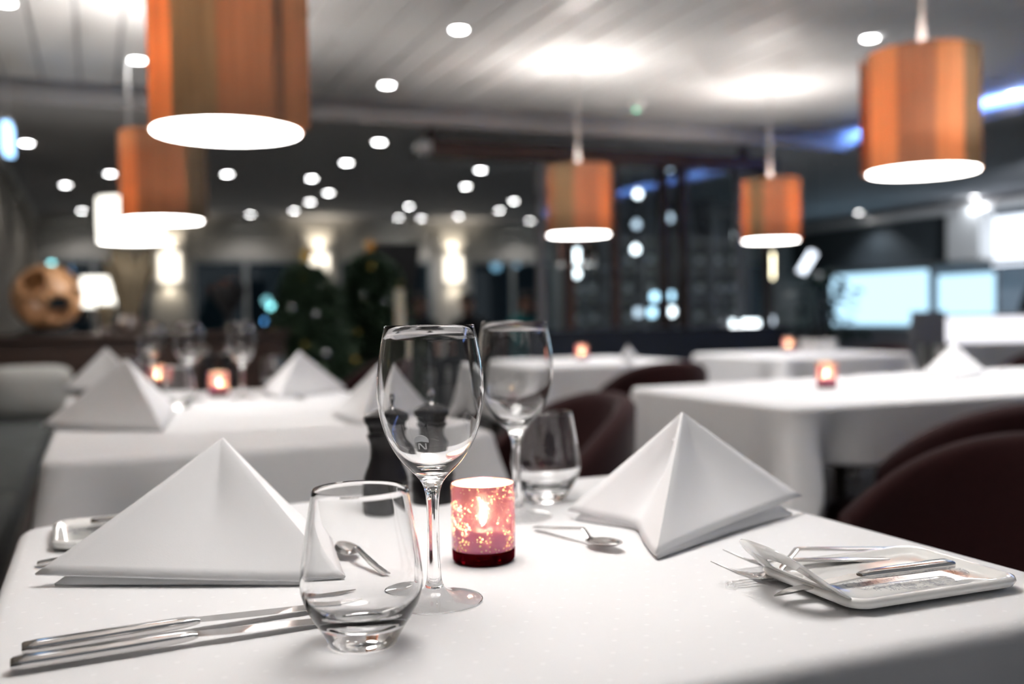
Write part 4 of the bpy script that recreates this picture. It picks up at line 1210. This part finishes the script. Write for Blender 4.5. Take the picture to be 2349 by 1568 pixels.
for (a, wa_), (b, wb_) in zip(us, us[1:]):
    x0, x1 = a + wa_ / 2, b - wb_ / 2
    if x1 - x0 > 0.03:
        MB().box(((x0 + x1) / 2, VG + 0.01, (ZBN + zt) / 2), (x1 - x0, 0.010, zt - ZBN)).build('pane', M_partglass, gp, smooth=False)
# navy bench in front
nb = thing('navy_bench', 'low navy blue upholstered bench in front of the glass partition', 'bench', (0, 0, 0), TH)
MB().box(((uA + uB) / 2, VG - 0.05, 0.42), (uB - uA + 0.15, 0.16, 0.84)).build('back', M_navy, nb, bevel=0.02)
MB().box(((uA + uB) / 2, VG - 0.40, 0.40), (uB - uA + 0.15, 0.52, 0.12)).build('seat', M_navy, nb, bevel=0.03)
MB().box(((uA + uB) / 2, VG - 0.40, 0.165), (uB - uA + 0.05, 0.45, 0.33)).build('plinth', M_darkwood, nb, bevel=0.004)

# bar shelving behind the glass
VB = 9.2
sh = thing('bar_shelf_unit', 'grey shelf unit behind the glass partition', 'shelf', (0, 0, 0), TH)
a, b = ug(1300, 600, VB), ug(1700, 600, VB)
MB().box(((a + b) / 2, VB + 0.18, 1.1), (b - a, 0.03, 2.2)).build('back_panel', M_panelgrey, sh, smooth=False)
for z in (0.06, 0.5, 0.84, 1.14, 1.44, 1.74, 2.04):
    MB().box(((a + b) / 2, VB + 0.02, z), (b - a - 0.06, 0.28, 0.025)).build('shelf', M_grey, sh, smooth=False)
for i in range(6):
    MB().box((a + (b - a) * i / 5, VB + 0.02, 1.1), (0.03, 0.3, 2.2)).build('divider', M_grey, sh, smooth=False)
# bottles on its shelves
def make_bottle(label):
    t = thing('bottle', label, 'bottle', group='bottles on the bar shelves')
    MB().lathe([(0, 0), (0.036, 0), (0.038, 0.005), (0.038, 0.15), (0.030, 0.18), (0.014, 0.20), (0.013, 0.255), (0, 0.256)], 18).build('body', M_bottle, t)
    MB().lathe([(0.0385, 0.05), (0.0388, 0.05), (0.0388, 0.12), (0.0385, 0.12)], 18).build('paper_label', M_white, t)
    MB().lathe([(0, 0.2565), (0.0142, 0.2565), (0.0142, 0.275), (0, 0.276)], 14).build('cap', M_gold, t)
    return t
bt = None
rb = random.Random(3)
ORD = ('first', 'second', 'third', 'fourth', 'fifth', 'sixth', 'seventh', 'eighth', 'ninth', 'tenth')
for z, sn in ((0.8527, 'lowest'), (1.1527, 'middle'), (1.4527, 'upper')):
    for i in range(5):
        x0 = a + (b - a) * i / 5
        for k in range(2):
            BLAB = 'dark bottle on the %s bar shelf behind the glass, %s from the left' % (sn, ORD[i * 2 + k])
            p = uv(x0 + (b - a) * (0.06 + 0.08 * k) + rb.uniform(-0.02, 0.02), VB, z)
            if bt is None: bt = make_bottle(BLAB); bt.location = p
            else: dup(bt, p, rb.uniform(0, 6), BLAB, 'bottles on the bar shelves')

# hanging bulbs and light tubes added as reflections of room lamps in the glass
def bulb_reflection_lamp(label, p, mat, r, cord_top):
    t = thing('reflection_bulb', label, 'lamp', p, group='small lights added as reflections in the glass partition')
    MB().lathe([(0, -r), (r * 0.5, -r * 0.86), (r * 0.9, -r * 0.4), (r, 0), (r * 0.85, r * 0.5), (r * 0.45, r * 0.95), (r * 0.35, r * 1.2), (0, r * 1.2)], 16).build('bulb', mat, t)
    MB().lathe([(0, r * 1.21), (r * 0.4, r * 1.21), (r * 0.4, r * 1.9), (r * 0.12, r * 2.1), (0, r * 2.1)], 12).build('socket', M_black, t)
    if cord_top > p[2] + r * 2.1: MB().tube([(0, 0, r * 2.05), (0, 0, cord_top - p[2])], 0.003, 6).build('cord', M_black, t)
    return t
M_bw = emit('bulb_reflection_white', (0.95, 0.98, 1.0), 5.0)
M_bd = emit('bulb_reflection_dim', (0.70, 0.80, 0.92), 1.5)
M_bwarm = emit('bulb_reflection_warm', (1.0, 0.90, 0.62), 4.0)
M_bcy = emit('bulb_reflection_cyan', (0.55, 0.82, 1.0), 3.0)
M_bv = emit('bulb_reflection_violet', (0.45, 0.50, 1.0), 4.0)
M_by = emit('bulb_reflection_yellow', (0.85, 0.95, 0.25), 3.0)
blist = [(1463, 445, M_bw, 'white bulb added as a lamp reflection at the top left of the partition panes'), (1460, 515, M_bd, 'dim bulb added as a glass reflection under the top white one'), (1458, 572, M_bw, 'bright white bulb added as a glass reflection, lowest of the left column'),
         (1535, 385, M_bd, 'dim bulb added as a glass reflection under the beam between the dark posts'), (1536, 500, M_bd, 'dim bulb added as a glass reflection between the dark posts'), (1565, 557, M_bw, 'white bulb added as a glass reflection at the right dark post'), (1690, 538, M_bw, 'white bulb added as a glass reflection left of the farthest pendant lamp'),
         (1692, 655, M_bv, 'violet bulb added as a reflection at the right end of the glass'), (1322, 628, M_bw, 'white bulb added as a glass reflection under the middle pendant lamp'), (1566, 630, M_bwarm, 'warm bulb added as a glass reflection at the right dark post')]
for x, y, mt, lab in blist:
    p = on_v(x, y, 8.75 if lab.startswith(('warm', 'violet')) else 8.6); bulb_reflection_lamp(lab, p, mt, 0.038, ZL)
# little globes on the counter, added as lamp reflections in the glass
ctr = thing('bar_counter', 'low grey bar counter behind the glass partition', 'counter', (0, 0, 0), TH)
ca, cb = ug(1300, 700, 8.2), ug(1778, 700, 8.2)
MB().box(((ca + cb) / 2, 8.2, 0.40), (cb - ca, 0.34, 0.80)).build('front', M_grey, ctr, smooth=False, bevel=0.004)
MB().box(((ca + cb) / 2, 8.2, 0.815), (cb - ca + 0.04, 0.40, 0.03)).build('worktop', M_darkwood, ctr, smooth=False, bevel=0.004)
def reflection_globe(label, px, py, mat):
    p = on_v(px, py, 8.2); z0 = 0.8305; h = max(0.05, p.z - z0)
    t = thing('reflection_globe', label, 'reflection_globe', (p.x, p.y, z0), TH, group='small lights added as reflections in the glass partition')
    MB().lathe([(0, 0), (0.03, 0), (0.03, 0.008), (0.006, 0.012), (0.006, h - 0.045), (0.02, h - 0.042), (0, h - 0.042)], 14).build('foot', M_black, t)
    MB().lathe([(0, h - 0.041), (0.03, h - 0.038), (0.038, h), (0.03, h + 0.036), (0, h + 0.04)], 16).build('globe', mat, t)
    return t
for x, y, mt, lab in ((1502, 680, M_bcy, 'pale blue light added as a glass reflection, upper left of the dark posts'), (1537, 678, M_bcy, 'pale blue light added as a glass reflection between the dark posts'), (1496, 716, M_bcy, 'pale blue light added as a glass reflection left of the dark posts'), (1540, 714, M_bw, 'white light added as a glass reflection between the dark posts'),
                      (1464, 716, M_bd, 'dim light added as a glass reflection, leftmost in the row'), (1572, 712, M_bd, 'dim light added as a glass reflection right of the dark posts'), (1768, 742, M_bd, 'dim light added as a glass reflection at the right end of the counter'),
                      (1694, 720, M_bd, 'dim light added as a glass reflection behind the grey post')):
    reflection_globe(lab, x, y, mt)
# light tubes; those at the partition are added as lamp reflections
def tube_lamp(label, p0, p1, r, mat, cord=True):
    d = p1 - p0; t = thing('light_tube', label, 'lamp', p0)
    MB().tube([(0, 0, 0), d], r, 12).build('tube', mat, t)
    e = d.normalized()
    MB().tube([-e * 0.02, e * 0.004], r * 1.15, 12).build('end_cap', M_brushed, t)
    MB().tube([d - e * 0.004, d + e * 0.02], r * 1.15, 12).build('end_cap', M_brushed, t)
    if cord: MB().tube([d + e * 0.018, Vector((d.x, d.y, ZL - 0.001 - p0.z))], 0.003, 6).build('cord', M_black, t)
    return t
tube_lamp('upright warm tube added as a glass reflection under the farthest pendant lamp', on_v(1767, 580, 7.7), on_v(1767, 640, 7.7), 0.035, M_bwarm)
tube_lamp('short white tube added as a glass reflection on the bar counter', on_v(1672, 741, 8.0), on_v(1738, 741, 8.0), 0.03, M_bw, False)
tube_lamp('upright white tube added as a glass reflection under the middle pendant lamp', on_v(1320, 570, 8.5), on_v(1320, 605, 8.5), 0.035, M_bw)
tube_lamp('slanted white light tube above the leafy plant', at_y(1836, 628, 9.8), at_y(1866, 578, 9.8), 0.045, M_coolwhite)

# ================================================================== SERVING COUNTER AT RIGHT
UK = 11.2
kc = thing('serving_station', 'white framed serving station with a dark board at right', 'serving station', (0, 0, 0), TH)
def kz(x, y, u=UK): return on_u(x, y, u)
def kbox(name, x0, y0, x1, y1, mat, thick=0.06, u=UK, parent=kc, bevel=0.006):
    """upright slab on the plane u = const, spanned by two opposite picture corners"""
    a, b = on_u(x0, y0, u), on_u(x1, y1, u)
    v0, v1 = sorted((V(a), V(b))); z0, z1 = sorted((a.z, b.z))
    return MB().box((u + thick / 2, (v0 + v1) / 2, (z0 + z1) / 2), (thick, v1 - v0, z1 - z0)).build(name, mat, parent, smooth=False, bevel=bevel)
zb0 = kz(1861, 530).z; zb1 = zb0 + 0.10
vA, vBk = 3.0, V(kz(1800, 530))
MB().box((UK + 0.06, (vA + vBk) / 2, (zb0 + zb1) / 2), (0.16, vBk - vA, zb1 - zb0)).build('beam', M_white, kc, smooth=False, bevel=0.006)
MB().box((UK + 0.10, (vA + vBk) / 2, (zb1 + ZL) / 2), (0.10, vBk - vA, ZL - zb1 - 0.003)).build('upper_trim', M_red, kc, smooth=False, bevel=0.004)
vc0, vc1 = V(kz(2262, 520)), V(kz(2186, 520))
MB().box((UK + 0.02, (vc0 + vc1) / 2, (zb0 + kz(1900, 628).z + 0.06) / 2), (0.30, vc1 - vc0, zb0 - kz(1900, 628).z - 0.062)).build('column', M_white, kc, smooth=False, bevel=0.01)
zs = kz(1900, 628).z
MB().box((UK + 0.14, (vc1 + vBk) / 2, (zs + 0.06 + zb0) / 2), (0.05, vBk - vc1 - 0.02, zb0 - zs - 0.07)).build('dark_board', M_slate, kc, smooth=False, bevel=0.004)
MB().box((UK + 0.10, (vA + vBk) / 2, zs + 0.03), (0.20, vBk - vA, 0.055)).build('shelf_rail', M_brushed, kc, smooth=False, bevel=0.004)
MB().box((UK + 0.20, (vA + vBk) / 2, 0.33), (0.40, vBk - vA, 0.66)).build('cabinet', M_grey, kc, smooth=False, bevel=0.004)
MB().box((UK + 0.18, (vA + vBk) / 2, 0.675), (0.46, vBk - vA, 0.03)).build('worktop', M_brushed, kc, smooth=False, bevel=0.004)
# added ceiling spotlight, unseen at the right, to brighten the station
tsp = uv(8.3, 6.2, ZL - 0.001); aim = (uv(UK, 9.3, 1.85) - tsp).normalized()
ts = thing('added_spotlight', 'unseen white ceiling spotlight added to brighten the serving station', 'spotlight', tsp)
MB().lathe([(0, -0.03), (0.05, -0.03), (0.055, -0.02), (0.055, 0.0), (0, 0.0)], 20).build('mount', M_white, ts)
MB().tube([(0, 0, -0.029), (0, 0, -0.075)], 0.008, 8).build('stem', M_white, ts)
hd0 = Vector((0, 0, -0.10))
MB().tube([hd0 - aim * 0.07, hd0 - aim * 0.06, hd0 + aim * 0.06], [0.02, 0.04, 0.045], 16).build('head', M_white, ts)
tl_ = light('SPOT', 'added_spot_beam', hd0 + aim * 0.07, 320, (0.86, 0.92, 1.0), 0.03, ts, spot_size=math.radians(52), spot_blend=0.8)
tl_.rotation_euler = aim.to_track_quat('-Z', 'Y').to_euler()
# bright panels
def panel(label, x0, y0, x1, y1, mat, u):
    a, b = on_u(x0, y0, u), on_u(x1, y1, u)
    v0, v1 = sorted((V(a), V(b))); z0, z1 = sorted((a.z, b.z)); z0 = max(z0, 0.72)
    t = thing('backlit_panel', label, 'lit panel', uv(u, (v0 + v1) / 2, 0.692), TH)
    MB().box((0.02, 0, z0 - 0.692 + (z1 - z0) / 2), (0.02, v1 - v0, z1 - z0)).build('screen', mat, t, smooth=False)
    fr = MB()
    for s in (-1, 1): fr.box((0.025, s * ((v1 - v0) / 2 + 0.02), z0 - 0.692 + (z1 - z0) / 2), (0.04, 0.04, z1 - z0 + 0.08))
    fr.box((0.025, 0, z1 - 0.692 + 0.02), (0.04, v1 - v0, 0.04)); fr.box((0.025, 0, (z0 - 0.692) - 0.014), (0.04, v1 - v0, 0.026))
    fr.build('frame', M_grey, t, smooth=False)
    return t
panel('wide bright blue backlit panel behind the leafy plant', 1905, 632, 2130, 745, M_screen, UK + 0.1)
panel('smaller bright blue backlit panel right of the wide one', 2150, 632, 2282, 722, M_screen, UK + 0.1)
panel('bright cool white panel at the upper right edge', 2275, 500, 2420, 600, M_coolwhite, UK + 0.28)
# nearer white counter with a lit front, and a grey till on it
a = at_y(2165, 728, 8.0); b = at_y(2348, 800, 8.0)
wc = thing('white_counter', 'white counter with a lit front band at the right edge', 'counter', (0, 0, 0))
MB().box(((a.x + b.x) / 2 + 0.2, 8.25, a.z / 2 - 0.10), (b.x - a.x + 0.4, 0.5, a.z - 0.20)).build('front', M_white, wc, smooth=False, bevel=0.02)
MB().box(((a.x + b.x) / 2 + 0.2, 8.23, a.z - 0.10), (b.x - a.x + 0.4, 0.50, 0.19)).build('lit_band', emit('white_lit_band', (0.95, 0.93, 1.0), 0.9), wc, smooth=False, bevel=0.03)
MB().box(((a.x + b.x) / 2 + 0.2, 8.25, a.z + 0.01), (b.x - a.x + 0.44, 0.54, 0.02)).build('worktop', M_white, wc, smooth=False, bevel=0.004)
a = at_y(2090, 714, 7.6); b = at_y(2168, 792, 7.6)
gb = thing('grey_screen', 'dark grey back of a screen on a post left of the white counter', 'screen', ((a.x + b.x) / 2, 7.6, 0))
MB().box((0, 0, (a.z + b.z) / 2), (b.x - a.x, 0.05, a.z - b.z)).build('housing', M_grey, gb, smooth=False, bevel=0.01)
MB().tube([(0, 0, 0.02), (0, 0, b.z + 0.02)], 0.025, 12).build('post', M_black, gb)
MB().lathe([(0, 0), (0.18, 0), (0.18, 0.015), (0.03, 0.03), (0, 0.03)], 24).build('foot', M_black, gb)

# lights of the town beyond the windows; two dim ones added as pane reflections
def outdoor(label, p, mat, r):
    t = thing('street_lamp', label, 'street lamp', (p.x, p.y, 0))
    MB().ball((0, 0, p.z), r, 12).build('globe', mat, t)
    MB().tube([(0, 0, -0.9), (0, 0, p.z - r * 0.98)], [0.05, 0.03], 8).build('pole', M_black, t)
M_tg = emit('town_light_green', (0.55, 1.0, 0.85), 7.0)
M_tb = emit('town_light_blue', (0.25, 0.55, 1.0), 4.0)
for x, y, mt, r, lab in ((625, 703, M_tg, 0.07, 'bright greenish street lamp beyond the window left of the conifers'), (640, 728, M_tb, 0.05, 'blue street lamp beyond the window, right of the green one'), (608, 736, M_tb, 0.04, 'small blue street lamp beyond the window, below the green one'), (612, 690, emit('town_light_pale', (0.6, 0.9, 0.8), 1.6), 0.07, 'pale street lamp beyond the window, above the green one'),
                         (118, 601, M_tg, 0.05, 'greenish street lamp beyond the window above the carved sphere'), (185, 660, emit('town_light_teal', (0.3, 0.7, 0.75), 1.2), 0.10, 'dim teal street lamp beyond the window left of the table lamp'),
                         (1182, 602, emit('town_light_reflection', (0.6, 0.75, 0.85), 1.0), 0.1, 'dim light added as a window reflection, right of the third sconce'), (1138, 610, MATS['town_light_reflection'], 0.09, 'dim light added as a window reflection, just right of the third sconce')):
    outdoor(lab, on_v(x, y, VF + 1.2 + (x * 7 % 40) / 10), mt, r)

# ================================================================== PEOPLE
def make_person(label, loc, rz, joints, edges, radii, top_mat, hair_long=False, seat=False):
    t = thing('person', label, 'person', loc, rz, 'people in the restaurant')
    names = list(joints)
    me = bpy.data.meshes.new('body')
    me.from_pydata([joints[n] for n in names], [(names.index(a), names.index(b)) for a, b in edges], [])
    o = bpy.data.objects.new('body_tmp', me); COL.objects.link(o)
    md = o.modifiers.new('skin', 'SKIN'); md.use_smooth_shade = True
    for i, n in enumerate(names):
        sv = me.skin_vertices[0].data[i]; r = radii[n]
        sv.radius = r if isinstance(r, tuple) else (r, r); sv.use_root = (n == 'pelvis')
    s = o.modifiers.new('sub', 'SUBSURF'); s.levels = 2; s.render_levels = 2
    dg = bpy.context.evaluated_depsgraph_get()
    me2 = bpy.data.meshes.new_from_object(o.evaluated_get(dg)); me2.name = 'body'
    bpy.data.objects.remove(o, do_unlink=True)
    me2.materials.clear(); me2.materials.append(top_mat); me2.materials.append(M_skin)
    hd = Vector(joints['head']); nk = Vector(joints['neck'])
    for p in me2.polygons:
        p.use_smooth = True
        c = p.center
        sk = (c - nk).dot((hd - nk).normalized()) > 0.03
        for h in ('hand_l', 'hand_r'):
            if (c - Vector(joints[h])).length < 0.085: sk = True
        p.material_index = 1 if sk else 0
    b = bpy.data.objects.new('body', me2); COL.objects.link(b); b.parent = t
    up = (hd - nk).normalized(); fw = Vector((0, -1, 0)); fw = (fw - up * fw.dot(up)).normalized(); sd = up.cross(fw)
    def hp(x, y, z): return hd + sd * x + fw * y + up * z
    MB().ball(hp(0, 0, 0), 0.001).mesh('x', None)
    # hair: cap over crown and back of the head
    m = MB(); rs = []
    for j in range(8):
        th = j / 7 * (1.75 if not hair_long else 2.1); ring = []
        for k in range(20):
            a = 2 * PI * k / 20
            back = 0.5 - 0.5 * math.sin(a)          # 1 at the back
            tt = th * (0.55 + 0.45 * back)
            ring.append(hp(0.085 * math.sin(tt) * math.cos(a), 0.105 * math.sin(tt) * math.sin(a) - 0.005, 0.112 * math.cos(tt) + 0.022))
        rs.append(ring)
    m.rings(rs, cap0=True).build('hair', M_hair, t, solid=0.01)
    for s_ in (-1, 1):
        MB().ball(hp(0.033 * s_, 0.088, 0.004), 0.010, 10).build('eye', M_white, t)
        MB().ball(hp(0.083 * s_, -0.005, -0.005), 0.024, 10, (0.45, 0.8, 1.2)).build('ear', M_skin, t)
    MB().ball(hp(0, 0.100, -0.022), 0.017, 10, (0.8, 1.1, 1.3)).build('nose', M_skin, t)
    MB().ball(hp(0, 0.086, -0.058), 0.020, 10, (1.2, 0.5, 0.35)).build('mouth', simple('lips' + t.name, (0.35, 0.12, 0.10), 0.5, noise=0.05), t)
    return t
E_ = [('pelvis', 'belly'), ('belly', 'chest'), ('chest', 'neck'), ('neck', 'chin'), ('chin', 'head'), ('head', 'crown'),
      ('chest', 'sh_l'), ('sh_l', 'el_l'), ('el_l', 'wr_l'), ('wr_l', 'hand_l'), ('chest', 'sh_r'), ('sh_r', 'el_r'), ('el_r', 'wr_r'), ('wr_r', 'hand_r'),
      ('pelvis', 'hip_l'), ('hip_l', 'kn_l'), ('kn_l', 'an_l'), ('an_l', 'toe_l'), ('pelvis', 'hip_r'), ('hip_r', 'kn_r'), ('kn_r', 'an_r'), ('an_r', 'toe_r')]
for s_ in ('l', 'r'):
    E_ += [('hand_' + s_, 'f%d_%s' % (k, s_)) for k in range(4)] + [('wr_' + s_, 'th_' + s_)]
RAD = dict(pelvis=(0.15, 0.11), belly=(0.14, 0.10), chest=(0.16, 0.11), neck=0.055, chin=0.062, head=(0.085, 0.10), crown=(0.055, 0.065))
for s_ in ('l', 'r'):
    RAD.update({'sh_' + s_: 0.065, 'el_' + s_: 0.047, 'wr_' + s_: 0.033, 'hand_' + s_: (0.036, 0.020), 'hip_' + s_: 0.095, 'kn_' + s_: 0.062, 'an_' + s_: 0.045, 'toe_' + s_: 0.036, 'th_' + s_: 0.010})
    for k in range(4): RAD['f%d_%s' % (k, s_)] = 0.009
def fingers(J, s, hand, d, side):
    h = Vector(hand); d = Vector(d).normalized(); sd = Vector(side).normalized()
    for k in range(4):
        J['f%d_%s' % (k, s)] = tuple(h + d * (0.085, 0.095, 0.09, 0.07)[k] + sd * (-0.027 + 0.018 * k))
    J['th_' + s] = tuple(Vector(J['wr_' + s]) + d * 0.07 - sd * 0.055)
def seated_pose():
    J = dict(pelvis=(0, 0.05, 0.56), belly=(0, 0.03, 0.72), chest=(0, 0.0, 0.90), neck=(0, -0.03, 1.05), chin=(0, -0.06, 1.10), head=(0, -0.075, 1.17), crown=(0, -0.07, 1.24),
             hip_l=(0.10, 0.0, 0.545), kn_l=(0.13, -0.40, 0.54), an_l=(0.13, -0.38, 0.09), toe_l=(0.14, -0.54, 0.04), hip_r=(-0.10, 0.0, 0.545), kn_r=(-0.13, -0.40, 0.54), an_r=(-0.13, -0.38, 0.09), toe_r=(-0.14, -0.54, 0.04),
             sh_l=(0.19, 0.0, 0.97), el_l=(0.24, -0.12, 0.74), wr_l=(0.16, -0.33, 0.70), hand_l=(0.13, -0.40, 0.69), sh_r=(-0.19, 0.0, 0.97), el_r=(-0.24, -0.12, 0.74), wr_r=(-0.16, -0.33, 0.70), hand_r=(-0.13, -0.40, 0.69))
    fingers(J, 'l', J['hand_l'], (-0.3, -1, -0.35), (1, -0.3, 0)); fingers(J, 'r', J['hand_r'], (0.3, -1, -0.35), (-1, -0.3, 0))
    return J
for i, (x, y, Y, rz, mt, lab) in enumerate(((1196, 702, 11.2, 0.9, M_cloth_teal, 'far seated person in teal, facing left beyond the back wine glass'), (1078, 716, 11.6, -0.5, M_cloth_black, 'far seated person in black under the third sconce'), (957, 722, 11.0, 0.4, M_cloth_black, 'far seated person in black right of the black panel'))):
    q = at_y(x, y, Y)
    make_person(lab, (q.x, q.y, -0.06), rz, seated_pose(), E_, RAD, mt)
    dup(c0, (q.x, q.y, 0), rz - PI / 2 + PI, 'burgundy chair carrying the %s' % ('person in teal', 'person under the sconce', 'person by the black panel')[i], GC) if False else dup(c0, (q.x, q.y, 0), rz + PI / 2, 'far burgundy chair carrying the %s' % ('person in teal', 'person in black under the sconce', 'person in black by the panel')[i], GC)
# standing person at the right edge, leaning over the white counter to the right
def leaning_pose():
    J = dict(pelvis=(0, 0, 0.96), belly=(0.02, -0.04, 1.12), chest=(0.05, -0.14, 1.32), neck=(0.07, -0.24, 1.47), chin=(0.08, -0.29, 1.52), head=(0.085, -0.31, 1.59), crown=(0.09, -0.31, 1.66),
             hip_l=(0.10, 0, 0.92), kn_l=(0.12, -0.03, 0.50), an_l=(0.12, 0.04, 0.09), toe_l=(0.13, -0.12, 0.04), hip_r=(-0.10, 0, 0.92), kn_r=(-0.12, -0.02, 0.50), an_r=(-0.12, 0.06, 0.09), toe_r=(-0.13, -0.10, 0.04),
             sh_l=(0.23, -0.14, 1.39), el_l=(0.27, -0.25, 1.14), wr_l=(0.18, -0.45, 1.05), hand_l=(0.16, -0.52, 1.03), sh_r=(-0.14, -0.16, 1.41), el_r=(-0.25, -0.22, 1.15), wr_r=(-0.17, -0.42, 1.03), hand_r=(-0.14, -0.49, 1.00))
    fingers(J, 'l', J['hand_l'], (-0.2, -1, -0.4), (1, -0.2, 0)); fingers(J, 'r', J['hand_r'], (0.2, -1, -0.4), (-1, -0.2, 0))
    return J
q = at_y(2372, 640, 9.0)
make_person('standing person in black clothes leaning over the counter at the right edge', (q.x, q.y, 0), 0.5, leaning_pose(), E_, RAD, M_cloth_black)

# small glowing lenses and bulbs light the room through their own lamps: do not sample each of their faces as well
for m_ in bpy.data.materials:
    if m_.name in ('lamp_bulb', 'downlight_lens', 'green_indicator', 'blue_lit_sign') or m_.name.startswith(('bulb_', 'town_light')):
        m_.cycles.emission_sampling = 'NONE'
